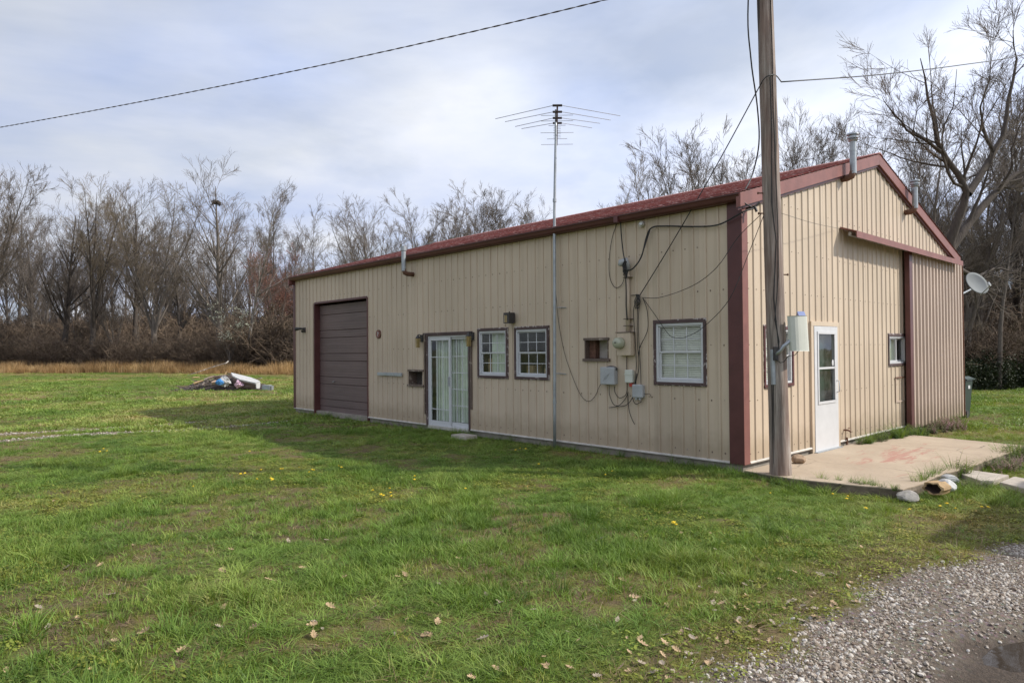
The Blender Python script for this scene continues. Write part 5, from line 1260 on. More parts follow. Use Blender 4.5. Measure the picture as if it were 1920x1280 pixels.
def make_lawn():
    protos = [(blade_mesh('tuft_a', 1, 20, 0.06, 0.045, 0.10, 0.0055, 0.55), 'grass'), (blade_mesh('tuft_b', 2, 24, 0.07, 0.05, 0.12, 0.0050, 0.75), 'grass'),
              (blade_mesh('tuft_c', 3, 18, 0.05, 0.04, 0.085, 0.0060, 0.4), 'grass'), (blade_mesh('tuft_long', 4, 34, 0.07, 0.09, 0.20, 0.0055, 0.8, 4), 'grass'),
              (leaf_cluster('clover', 5, 26, 0.09, 0.022, 0.03), 'moss'), (blade_mesh('short_turf', 6, 26, 0.09, 0.018, 0.05, 0.0050, 0.7, 2), 'moss'),
              (blade_mesh('thatch_a', 7, 16, 0.09, 0.02, 0.05, 0.0045, 2.6, 3), 'thatch'), (blade_mesh('far_tuft', 8, 26, 0.20, 0.05, 0.12, 0.016, 0.5, 2), 'grass')]
    coll = proto_collection('lawn_blades', protos)
    P_, RO, SC, ID, TI = [], [], [], [], []
    for (d0, d1, dens, far) in ((2.6, 6.5, 330, 0), (6.5, 10, 230, 0), (10, 15, 130, 0), (15, 24, 55, 1), (24, 45, 16, 1), (45, 75, 4, 1)):
        half = 960 / FPX + 0.14; area = half * (d1 * d1 - d0 * d0) + 1.6 * (d1 - d0); n = int(area * dens)
        f = np.sqrt(R_.uniform(d0 * d0, d1 * d1, n)); s = R_.uniform(-1, 1, n) * (f * half + 0.8)
        x = CAM[0] + f * -math.sin(YAW) + s * math.cos(YAW); y = CAM[1] + f * math.cos(YAW) + s * math.sin(YAW)
        grav, mud, bare = f_gravel(x, y), f_mud(x, y), f_bare(x, y)
        lush = sm(0.42, 0.62, fbm(x, y, 0.9, 51, 3)); clump = sm(0.60, 0.70, fbm(x, y, 2.2, 55, 2)); mossy = sm(0.50, 0.62, fbm(x, y, 0.6, 57, 3))
        edge = np.maximum(sm(2.0, 2.9, x) * (y < 0.5) * (x < 5), 0)
        keep = lawn_mask(x, y) & (R_.uniform(size=n) < (1 - np.where(x < -5, sm(0.12, 0.4, grav), sm(0.25, 0.75, grav))) * (1 - mud))
        u = R_.uniform(size=n)
        sparse = np.clip(bare * 1.15, 0, 1)
        idx = np.full(n, 0); r = R_.uniform(size=n)
        idx = np.where(r < 0.33, 0, np.where(r < 0.62, 1, 2))
        idx = np.where((R_.uniform(size=n) < 0.30 * clump * (1 - sparse)), 3, idx)
        idx = np.where(R_.uniform(size=n) < np.maximum(0.68 * mossy, 0.80 * edge) * (1 - 0.3 * lush), np.where(R_.uniform(size=n) < 0.45, 4, 5), idx)
        idx = np.where(u < sparse * 0.72, np.where(R_.uniform(size=n) < 0.62, 6, 5), idx)
        keep &= ~((u < sparse * 0.72) & (R_.uniform(size=n) < 0.45))
        if far: idx = np.where((idx < 4) & (R_.uniform(size=n) < 0.8), 7, idx)
        x, y, idx, lush, bare, edge = x[keep], y[keep], idx[keep], lush[keep], bare[keep], edge[keep]; n = len(x)
        fr = 1.0 if not far else (1.35 if d0 < 20 else 1.9)
        hh = (0.45 + 0.62 * lush) * (1 - 0.35 * bare) * (1 - 0.45 * edge)
        near_wall = np.clip(1 - np.abs(np.where((x > -BL) & (x < 0), y + 0.12, 9)) / 0.22, 0, 1)
        hh = hh * (1 + 0.5 * near_wall)
        s0 = R_.uniform(0.75, 1.25, n) * fr
        hz = np.where((idx >= 4) & (idx <= 6), s0, s0 * hh) * (1.0 if d0 < 10 else 0.8 if d0 < 15 else 0.5 if d0 < 24 else 0.42)
        P_.append(np.stack([x, y, gz(x, y)], 1)); SC.append(np.stack([s0, s0, hz], 1)); ID.append(idx)
        RO.append(np.stack([R_.normal(0, 0.10, n), R_.normal(0, 0.10, n), R_.uniform(0, 6.28, n)], 1))
        ti = 0.50 * fbm(x, y, 0.5, 61, 3) + 0.32 * fbm(x, y, 2.3, 63, 2) - 0.02 + R_.normal(0, 0.11, n) + 0.30 * f_dry(x, y) + 0.16 * (R_.uniform(size=n) < 0.07) + 0.1 * edge
        ti = np.where(idx == 6, R_.uniform(0, 1, n), ti); TI.append(np.clip(ti, 0, 1))
    scatter('lawn_grass', np.concatenate(P_), np.concatenate(RO), np.concatenate(SC), np.concatenate(ID), np.concatenate(TI), coll, 'short uneven green lawn grass in front of the barn', 'grass')
make_lawn()

def make_gravel():
    protos = []
    for k in range(6):
        rr = random.Random(40 + k); bm = bmesh.new(); bmesh.ops.create_icosphere(bm, subdivisions=1 if k < 4 else 2, radius=0.5)
        sx, sy, sz = rr.uniform(.8, 1.2), rr.uniform(.6, 1.0), rr.uniform(.45, .7)
        for v in bm.verts: v.co *= rr.uniform(0.82, 1.1); v.co.x *= sx; v.co.y *= sy; v.co.z *= sz
        me = bpy.data.meshes.new('pebble'); bm.to_mesh(me); bm.free(); protos.append((me, 'pebble'))
    coll = proto_collection('gravel_stones', protos)
    n = 170000; x = R_.uniform(2.2, 5.6, n); y = R_.uniform(-8.2, 2.2, n)
    f = in_view(x, y, 0.16, 2.0); x, y = x[f], y[f]; n = len(x)
    g = f_gravel(x, y); mud = f_mud(x, y); pu = f_puddle(x, y)
    pat = 0.24 + 0.76 * sm(0.36, 0.56, fbm(x, y, 1.9, 71, 4))
    keep = (R_.uniform(size=n) < (sm(0.15, 0.85, g) ** 1.5 * pat) * (1 - 0.86 * mud)) & (pu > 0.95) & lawn_mask(x, y)
    x, y = x[keep], y[keep]; n = len(x)
    s = np.clip(R_.lognormal(math.log(0.0175), 0.42, n), 0.007, 0.05)
    z = gz(x, y) + s * 0.02 + R_.uniform(-0.002, 0.004, n)
    pts = [np.stack([x, y, z], 1)]; ss = [s]
    # thin gravel in the wheel tracks to the garage
    m = 16000; x2 = R_.uniform(-13.8, -11.4, m); y2 = R_.uniform(-12, -0.4, m); k = R_.uniform(size=m) < sm(0.2, 0.7, f_gravel(x2, y2)) * 0.8
    x2, y2 = x2[k], y2[k]; s2 = R_.uniform(0.02, 0.05, len(x2)); pts.append(np.stack([x2, y2, gz(x2, y2) + 0.006], 1)); ss.append(s2)
    p = np.concatenate(pts); s = np.concatenate(ss); n = len(p)
    scatter('gravel', p, R_.uniform(0, 6.28, (n, 3)) * np.array([0.12, 0.12, 1]), np.repeat(s[:, None], 3, 1), R_.integers(0, 6, n), R_.uniform(size=n), coll, 'pale crushed gravel of the driveway', 'gravel')
make_gravel()

def make_weeds():
    protos = []
    for k in range(3):
        rr = np.random.default_rng(70 + k); V = []; Q = []
        for s in range(7):
            a = rr.uniform(0, 6.28); b = np.array([math.cos(a), math.sin(a), 0]) * rr.uniform(0, .08); h = rr.uniform(0.10, 0.22); ln = np.array([math.cos(a), math.sin(a), 0]) * 0.3
            for j in range(9):
                t = (j + 1) / 9; c = b + ln * h * t * t + np.array([0, 0, h * t])
                for q in range(3):
                    az = rr.uniform(0, 6.28); d = np.array([math.cos(az), math.sin(az), -0.35]); w = np.array([-d[1], d[0], 0.1]); sz = 0.026 * (1.2 - 0.6 * t) * rr.uniform(.8, 1.3); o = len(V)
                    V += [c, c + d * sz * .6 + w * sz * .4, c + d * sz, c + d * sz * .6 - w * sz * .4]; Q.append((o, o + 1, o + 2, o + 3))
        protos.append((fast_mesh('weed', np.array(V), np.array(Q)), 'nettle'))
    protos.append((blade_mesh('weed_blades', 77, 26, 0.06, 0.12, 0.34, 0.006, 0.6, 4), 'grass'))
    coll = proto_collection('weeds', protos); P_ = []; ID = []; TI = []; SC = []
    def patch(u0, v0, rx, ry, n, pur, z=-0.05, blades=0.15, sc=1.0):
        c = hit(u0, v0, 2, z)
        for _ in range(n):
            a = rnd.uniform(0, 6.28); r = math.sqrt(rnd.random()); x, y = c[0] + rx * r * math.cos(a), c[1] + ry * r * math.sin(a)
            if x < 0.06 and 0 < y < BW: continue
            P_.append((x, y, max(gzf(x, y), -0.02 if (x < 2 and 0 < y < 5.6) else -1))); bl = rnd.random() < blades; ID.append(3 if bl else rnd.randrange(3)); TI.append(rnd.uniform(0.1, 0.6) if bl else min(1, max(0, rnd.gauss(pur, 0.2)))); s = rnd.uniform(.7, 1.3) * sc; SC.append((s, s, s))
    patch(1770, 800, 0.35, 1.5, 90, 0.75); patch(1640, 826, 0.13, 0.7, 60, 0.2, 0.0, 0.4, 0.7); patch(1700, 815, 0.16, 0.9, 50, 0.2, 0.0, 0.4)
    patch(1880, 868, 0.18, 0.6, 70, 0.6, sc=0.75); patch(1905, 850, 0.2, 0.6, 60, 0.5, blades=0.3); patch(1825, 906, 0.2, 0.2, 30, 0.5, blades=0.2, sc=0.6)
    patch(1765, 893, 0.08, 0.4, 14, 0.3, blades=0.85, sc=0.6); patch(1800, 884, 0.08, 0.25, 14, 0.6, blades=0.5); patch(1730, 908, 0.08, 0.2, 8, 0.2, blades=0.8, sc=0.6)
    patch(1600, 917, 0.5, 0.06, 18, 0.2, -0.09, 0.7, 0.42); patch(1460, 906, 0.2, 0.15, 26, 0.2, -0.08, 0.8, 0.5); patch(1650, 925, 0.4, 0.06, 12, 0.2, -0.09, 0.7, 0.42)
    for k in range(120):                                   # taller blades along the wall foot
        x = rnd.uniform(-13.5, -0.2)
        if -12.8 < x < -10 and rnd.random() < .6: continue
        P_.append((x, -0.07 - rnd.random() * 0.10, gzf(x, -0.1))); ID.append(3); TI.append(rnd.uniform(.05, .45)); s = rnd.uniform(.3, .75); SC.append((s, s, s))
    n = len(P_)
    scatter('weeds', np.array(P_), np.stack([np.zeros(n), np.zeros(n), R_.uniform(0, 6.28, n)], 1), np.array(SC), np.array(ID), np.array(TI), coll, 'purple and green weeds along the patio edge and wall foot', 'weeds')
make_weeds()

# ------------------------------------------------------------------ leaves and dandelions on the lawn
def leaf_mesh(seed):
    rr = random.Random(seed); m = MB(); L = 0.11; out = []
    lob = 4
    for s in (1, -1):
        side = []
        for k in range(lob * 2 + 1):
            t = k / (lob * 2); w = 0.030 * math.sin(math.pi * (0.12 + 0.85 * t)) * (1.25 if k % 2 else 0.55) + 0.002
            side.append((L * (t - 0.5), s * w))
        out += side if s == 1 else side[::-1]
    curl = rr.uniform(4, 12); tw = rr.uniform(-.4, .4)
    z = lambda x, y: curl * (y * y) * 1.2 + curl * 0.35 * x * x + tw * x * y * 6 + 0.004
    mid = [(L * (k / (lob * 2) - 0.5), 0) for k in range(lob * 2 + 1)]; n = lob * 2 + 1
    a, b = out[:n], out[n:][::-1]
    vs = [(x, y, z(x, y)) for x, y in a] + [(x, y, z(x, y)) for x, y in mid] + [(x, y, z(x, y)) for x, y in b]
    m.add(vs, [(k, k + 1, n + k + 1, n + k) for k in range(n - 1)] + [(n + k, n + k + 1, 2 * n + k + 1, 2 * n + k) for k in range(n - 1)])
    m.tube([(L * .5 - 0.003, 0, z(L * .5, 0)), (L * .5 + 0.03, 0.004, z(L * .5, 0) + 0.004)], 0.0012, 3)
    return m.mesh('dry_leaf', fix=False)
LEAF = [leaf_mesh(k) for k in range(5)]
for k, me in enumerate(LEAF): me.materials.append(MAT['leaf' if k < 3 else 'leaf_grey'])
def leaves():
    spots = [(410, 1183), (478, 1186), (380, 1065), (125, 1068), (645, 1090), (745, 1092), (760, 1088), (938, 1138), (585, 1183), (620, 1148), (805, 1195), (1125, 1015), (820, 1172), (590, 1178), (418, 1080), (505, 1097), (340, 1228), (280, 1000), (1320, 1045), (1255, 965), (1250, 1195), (1190, 1120), (980, 1105), (1000, 1150), (905, 1200), (700, 1150), (540, 1020), (860, 1060), (270, 1190), (210, 1125)]
    sp = [hit(u, v, 2, -0.04)[:2] for u, v in spots]
    for _ in range(80):
        u, v = rnd.uniform(0, 1500), 940 + 340 * rnd.random() ** 0.8; sp.append(hit(u, v, 2, -0.04)[:2])
    for _ in range(95):
        u = rnd.uniform(1120, 1620); v = 1285 - (u - 1120) * 0.42 + rnd.gauss(0, 30); sp.append(hit(u, v, 2, -0.04)[:2])
    for i, (x, y) in enumerate(sp):
        g = float(f_gravel(np.array([x]), np.array([y]))[0])
        if g > 0.8: continue
        o = put('dry_leaf', rnd.choice(LEAF), None, None, (x, y, gzf(x, y) + (0.016 if g < .3 else 0.010)), 'dry tan oak leaf lying on the lawn', 'leaf', 'dry leaves on the lawn')
        s = rnd.uniform(0.26, 0.62) if i > 29 else rnd.uniform(0.45, 0.75); o.scale = (s, s, s); o.rotation_euler = (rnd.uniform(-.5, .5), rnd.uniform(-.5, .5), rnd.uniform(0, 6.28))
leaves()
def dandelions():
    m = MB(); rr = random.Random(4); hs = 0.07
    for k in range(26):
        a = 2 * math.pi * k / 26; r = 0.021 * rr.uniform(.8, 1.1); r2 = 0.004; zz = hs + 0.004 + rr.uniform(-.003, .003); w = 0.13
        m.add([(r2 * math.cos(a - w), r2 * math.sin(a - w), hs + 0.004), (r2 * math.cos(a + w), r2 * math.sin(a + w), hs + 0.004), (r * math.cos(a + w * .8), r * math.sin(a + w * .8), zz), (r * math.cos(a - w * .8), r * math.sin(a - w * .8), zz)], [(0, 1, 2, 3)])
    m.ball((0, 0, hs + 0.003), 0.014, 0.014, 0.008, 8, 4); fl = m.mesh('flower_head', fix=False); fl.materials.append(MAT['yellow'])
    m = MB(); m.tube([(0, 0, -0.02), (0.004, 0, 0.03), (0, 0, hs)], 0.0022, 4); st = m.mesh('stem'); st.materials.append(MAT['stem'])
    spots = [(450, 893), (460, 889), (492, 885), (525, 882), (530, 881), (512, 905), (580, 888), (583, 885), (588, 887), (635, 880), (640, 882), (700, 925), (715, 931), (720, 934), (733, 929), (729, 918), (738, 936), (780, 898), (776, 901), (872, 917), (195, 846), (202, 850), (190, 852), (365, 915), (480, 905), (1265, 986), (1270, 990), (1446, 915), (1620, 945), (1560, 918), (1592, 920), (1588, 924), (1840, 939), (1848, 940), (1793, 940), (1709, 944), (1763, 935), (1776, 935), (968, 846), (975, 842), (1150, 885), (1135, 893), (1010, 876), (985, 845), (560, 878), (505, 902), (470, 848)]
    for u, v in spots:
        q = hit(u, v, 2, 0.0); x, y = q[0], q[1]; s = rnd.uniform(0.75, 1.15)
        t = thing('dandelion', 'yellow dandelion flower in the lawn grass', 'dandelion', (x, y, gzf(x, y)), 'dandelions in the lawn'); t.scale = (s, s, s); t.rotation_euler = (rnd.uniform(-.35, .15), rnd.uniform(-.25, .25), rnd.uniform(0, 6))
        put('flower_head', fl, None, t, org=(0, 0, 0)); put('stem', st, None, t, org=(0, 0, 0))
dandelions()

# ------------------------------------------------------------------ debris pile in the field
def debris():
    D = 33.0
    def A(u, v, dd=0.0): return CAM + ray(u, v) * (D + dd)
    c = gp(425, D); z0 = gzf(c[0], c[1])
    vd = _F * np.array([1, 1, 0]); vd /= np.linalg.norm(vd)
    rr = random.Random(12); m = MB(); nu, nv = 40, 18; vs = []
    def mh(s, t):
        e = (1 - s * s) * (1 - t * t)
        k = max(0, 1 - abs(s) ** 2.6) * max(0, 1 - t * t) ** 0.7 * (0.38 + 0.22 * math.exp(-((s - 0.15) / 0.5) ** 2))
        return k + e * (0.07 * math.sin(11 * s + 1) * math.cos(6 * t) + 0.05 * math.sin(23 * s + 5 * t) + 0.04 * math.cos(17 * t - 9 * s))
    for j in range(nv + 1):
        for i in range(nu + 1):
            s, t = 2 * i / nu - 1, 2 * j / nv - 1; p = c + _R * s * 2.1 + vd * t * 1.3
            vs.append((p[0], p[1], z0 - 0.03 + mh(s, t) + rr.uniform(-.10, .10) * (1 - s * s) * (1 - t * t)))
    m.add(vs, [(j * (nu + 1) + i, j * (nu + 1) + i + 1, (j + 1) * (nu + 1) + i + 1, (j + 1) * (nu + 1) + i) for j in range(nv) for i in range(nu)])
    o = m.build('debris_mound', basic('burnt_debris', (0.075, 0.06, 0.052), 0.95, 0.6, 5, bump=1.0), None, loc=c, fix=False, label='dark mound of burnt rubbish in the field', cat='mound'); o['kind'] = 'stuff'
    def on(s, t): p = c + _R * s * 2.1 + vd * t * 1.3; return np.array([p[0], p[1], z0 - 0.03 + mh(s, t)])
    # small bits, one mass
    m = MB()
    for k in range(260):
        s, t = rr.uniform(-1.02, 1.02), rr.uniform(-1, 0.4); p = on(max(-1, min(1, s)), t); a, b, e = rr.uniform(.02, .10), rr.uniform(.01, .05), rr.uniform(.01, .03); an = rr.uniform(0, 3.1); ca, sa = math.cos(an), math.sin(an); tl = rr.uniform(-.6, .6)
        m.box(-a, a, -b, b, -e, e, lambda x, y, z: (p[0] + ca * x - sa * y, p[1] + sa * x + ca * y, p[2] + 0.02 + z + tl * x))
    for k in range(90):
        s_, t_ = rr.uniform(-0.95, 0.95), rr.uniform(-0.95, 0.3); p = on(s_, t_); an = rr.uniform(0, 6.28); ll = rr.uniform(.15, .55); up_ = rr.uniform(-.15, .3)
        m.tube([p, p + np.array([math.cos(an) * ll, math.sin(an) * ll, 0.05 + up_ * ll])], [rr.uniform(.012, .03), .01], 4)
    t = NT('rubbish_bits'); t.color(t.ramp(t.noise(3.2, 2), [(0.3, (0.03, 0.026, 0.024)), (0.5, (0.11, 0.085, 0.065)), (0.62, (0.24, 0.19, 0.15)), (0.74, (0.6, 0.58, 0.56))])); t.set(Roughness=0.8)
    m.build('debris_bits', t.m, None, loc=c, label='small splinters and scraps strewn over the rubbish mound', cat='rubbish', kind='stuff')
    # long white panel lying down the right flank
    P = MB(); a, b, e, f = A(433, 700, -0.5), A(487, 716, -1.2), A(475, 719, -1.5), A(436, 706, -1.1)
    def slab(pts, th, name, mat, label, cat):
        pts = [np.array(p) for p in pts]; n = np.cross(pts[1] - pts[0], pts[2] - pts[0]); n /= np.linalg.norm(n); n = n if n[2] > 0 else -n
        m = MB(); k = len(pts); m.add([tuple(p) for p in pts] + [tuple(p - n * th) for p in pts], [tuple(range(k)), tuple(range(2 * k - 1, k - 1, -1))] + [(i, i + k, (i + 1) % k + k, (i + 1) % k) for i in range(k)])
        return m.build(name, mat, None, loc=pts[0], bevel=min(0.02, th * .3), label=label, cat=cat)
    wl_ = thing('white_panel', 'long white bent panel lying down the side of the mound', 'panel', A(487, 728, -1.3))
    for nm, pts, th, mt in (('panel_top', [a, A(470, 709, -0.7), b, A(479, 719.5, -1.5), A(450, 713, -1.45), f], 0.05, 'rock_white'), ('panel_end', [b, A(486.5, 728, -1.3), A(480, 728.5, -1.5), A(479, 719.8, -1.5)], 0.04, 'rock_white'), ('panel_side', [f + (0, 0, -.05), A(450, 713.6, -1.44), A(479, 720.2, -1.48), A(479.5, 727.5, -1.4), A(455, 726, -1.3), A(437, 716, -1.1)], 0.03, 'garage')):
        pts = [np.array(p) for p in pts]; n = np.cross(pts[1] - pts[0], pts[2] - pts[0]); n /= np.linalg.norm(n); k = len(pts)
        m = MB(); m.add([tuple(p) for p in pts] + [tuple(p - n * th) for p in pts], [tuple(range(k)), tuple(range(2 * k - 1, k - 1, -1))] + [(i, i + k, (i + 1) % k + k, (i + 1) % k) for i in range(k)]); m.build(nm, mt, wl_)
    def lump(u, v, rx, rz, mat, label, cat, seed, dd=-1.35):
        m = MB(); m.ball((0, 0, 0), rx, rx * 0.7, rz, 18, 11, random.Random(seed), 0.30); p = A(u, v, dd)
        m.v = [(q[0] * (1 + 0.25 * math.sin(9 * q[2] + seed)) * _R[0] + q[1] * vd[0], q[0] * _R[1] + q[1] * vd[1], q[2] * (1 + 0.35 * math.sin(7 * q[0] + seed)) - 0.25 * abs(q[0])) for q in m.v]
        m.v = [tuple(np.array(q) + p) for q in m.v]; m.build(name_of[cat], mat, None, loc=p, label=label, cat=cat)
    name_of = {'bag': 'plastic_bag', 'cushion': 'cushion', 'bundle': 'cloth_bundle'}
    lump(419, 714, 0.28, 0.17, 'rock_white', 'white crumpled plastic bag on the rubbish mound', 'bag', 1)
    lump(412, 715.5, 0.17, 0.10, basic('blue_plastic', (0.07, 0.26, 0.55), 0.4, 0.25, 9), 'bright blue plastic bundle against the white bag', 'bundle', 2, -1.55)
    lump(449, 719, 0.20, 0.15, basic('pink_fabric', (0.62, 0.42, 0.52), 0.8, 0.2, 9), 'pale pink cushion leaning under the white panel', 'cushion', 3)
    lump(404, 716, 0.16, 0.10, basic('tan_cloth', (0.50, 0.36, 0.25), 0.8, 0.2, 9), 'tan cloth bundle left of the blue plastic', 'bundle', 4)
    bx = A(503, 727, -1.2); m = MB(); m.box(-0.24, 0.12, -0.15, 0.15, -0.12, 0.13, lambda x, y, z: tuple(bx + _R * x + vd * y + np.array([0, 0, z])))
    T = thing('grey_crate', 'small grey crate at the foot of the white panel', 'crate', bx - (0, 0, 0.12)); m.build('body', basic('crate_grey', (0.25, 0.28, 0.29), 0.6, 0.2, 4), T, bevel=0.015)
    m = MB(); m.box(0.121, 0.20, -0.14, 0.14, -0.12, 0.10, lambda x, y, z: tuple(bx + _R * x + vd * y + np.array([0, 0, z]))); m.build('end_panel', 'dish', T)
    for (u0, v0, u1, v1, th, mat, lab) in ((363, 719, 381, 713, .05, 'rock_yellow', 'pale yellow plank on the left of the rubbish mound'), (361, 707.5, 374, 707.5, .03, 'rock_yellow', 'short pale board lying flat beside the mound'), (383, 712, 402, 705.5, .06, 'pole', 'weathered grey plank up the left side of the mound'), (400, 707, 428, 703, .05, 'oldwood', 'dark board along the top of the mound'), (379, 722, 387, 714, .045, 'pole', 'short grey post leaning on the mound'), (421, 703, 426, 695.5, .03, 'rock_yellow', 'broken stick poking up from the mound')):
        a, b = A(u0, v0, -1.3 if v0 > 706 else -0.4), A(u1, v1, -1.1 if v0 > 706 else -0.3); m = MB(); m.tube([a, (a + b) / 2 + (0, 0, 0.01), b], [th, th * .95, th * .8], 5); m.build('scrap_plank', mat, None, loc=a, label=lab, cat='plank')
    a, b = A(366, 699, 2.0), A(424, 680.5, 3.0); m = MB(); m.tube([A(352, 703, 2), a, A(398, 688, 2.5), b, A(428, 677, 3.2)], [.010, .018, .024, .028, .030], 6); m.tube([A(398, 688, 2.5), A(408, 681, 2.4)], [.012, .006], 4)
    m.build('fallen_branch', 'bark_pale', None, loc=a, label='long bare fallen branch slanting above the dry grass', cat='branch')
debris()

# ------------------------------------------------------------------ bare trees
def tubes_np(P, Rr, sides):
    """P (B,N,3), Rr (B,N) -> verts, quads"""
    B, N, _ = P.shape
    T = np.empty_like(P); T[:, 1:-1] = P[:, 2:] - P[:, :-2]; T[:, 0] = P[:, 1] - P[:, 0]; T[:, -1] = P[:, -1] - P[:, -2]
    T /= np.linalg.norm(T, axis=2, keepdims=True) + 1e-9
    ref = np.where(np.abs(T[:, :1, 2:3]) > 0.9, np.array([[[1.0, 0, 0]]]), np.array([[[0, 0, 1.0]]]))
    A = np.cross(T, np.broadcast_to(ref, T.shape)); A /= np.linalg.norm(A, axis=2, keepdims=True) + 1e-9
    Bv = np.cross(T, A); an = 2 * math.pi * np.arange(sides) / sides
    V = P[:, :, None] + Rr[:, :, None, None] * (np.cos(an)[None, None, :, None] * A[:, :, None] + np.sin(an)[None, None, :, None] * Bv[:, :, None])
    b = (np.arange(B) * N * sides)[:, None, None]; i = (np.arange(N - 1) * sides)[None, :, None]; k = np.arange(sides)[None, None, :]; k2 = (k + 1) % sides
    Q = np.stack([b + i + k, b + i + k2, b + i + sides + k2, b + i + sides + k], -1).reshape(-1, 4)
    return V.reshape(-1, 3), Q
def grow_level(rg, P, Rr, n, ang, lenf, rf, segs, up, wig, t0=0.2, t1=0.98, taper=0.7, lmin=0.0, shape=0.5):
    """n children on every branch of the level above"""
    B, N, _ = P.shape; LL = np.linalg.norm(np.diff(P, axis=1), axis=2).sum(1)
    par = np.repeat(np.arange(B), n) if B < 3 else rg.choice(B, B * n, p=LL / LL.sum()); t = rg.uniform(t0, t1, B * n)
    ft = t * (N - 1); i = np.minimum(ft.astype(int), N - 2); fr = (ft - i)[:, None]
    s = P[par, i] * (1 - fr) + P[par, i + 1] * fr; tan = P[par, i + 1] - P[par, i]; tan /= np.linalg.norm(tan, axis=1, keepdims=True) + 1e-9
    r0 = (Rr[par, i] * (1 - fr[:, 0]) + Rr[par, i + 1] * fr[:, 0])
    L = 0.6 * LL[par] + 0.4 * LL.mean()
    rv = rg.normal(size=(B * n, 3)); rv -= tan * (rv * tan).sum(1, keepdims=True); rv /= np.linalg.norm(rv, axis=1, keepdims=True) + 1e-9
    a = np.radians(rg.normal(ang, ang * 0.25, B * n))[:, None]
    d = tan * np.cos(a) + rv * np.sin(a); d[:, 2] += up; d /= np.linalg.norm(d, axis=1, keepdims=True)
    ln = np.maximum(L * lenf * (1 - shape * t) * rg.uniform(0.6, 1.25, B * n), lmin)
    return extend(rg, s, d, ln, np.minimum(r0 * rf * rg.uniform(0.75, 1.1, B * n), r0 * 0.9), segs, up * 0.5, wig, taper)
def extend(rg, s, d, ln, r, segs, up, wig, taper):
    M = len(s); P = np.empty((M, segs + 1, 3)); Rr = np.empty((M, segs + 1)); P[:, 0] = s; Rr[:, 0] = r; st = (ln / segs)[:, None]
    for k in range(segs):
        d = d + rg.normal(0, wig, (M, 3)); d[:, 2] += up; d /= np.linalg.norm(d, axis=1, keepdims=True)
        P[:, k + 1] = P[:, k] + d * st; Rr[:, k + 1] = r * (1 - taper * (k + 1) / segs)
    return P, Rr
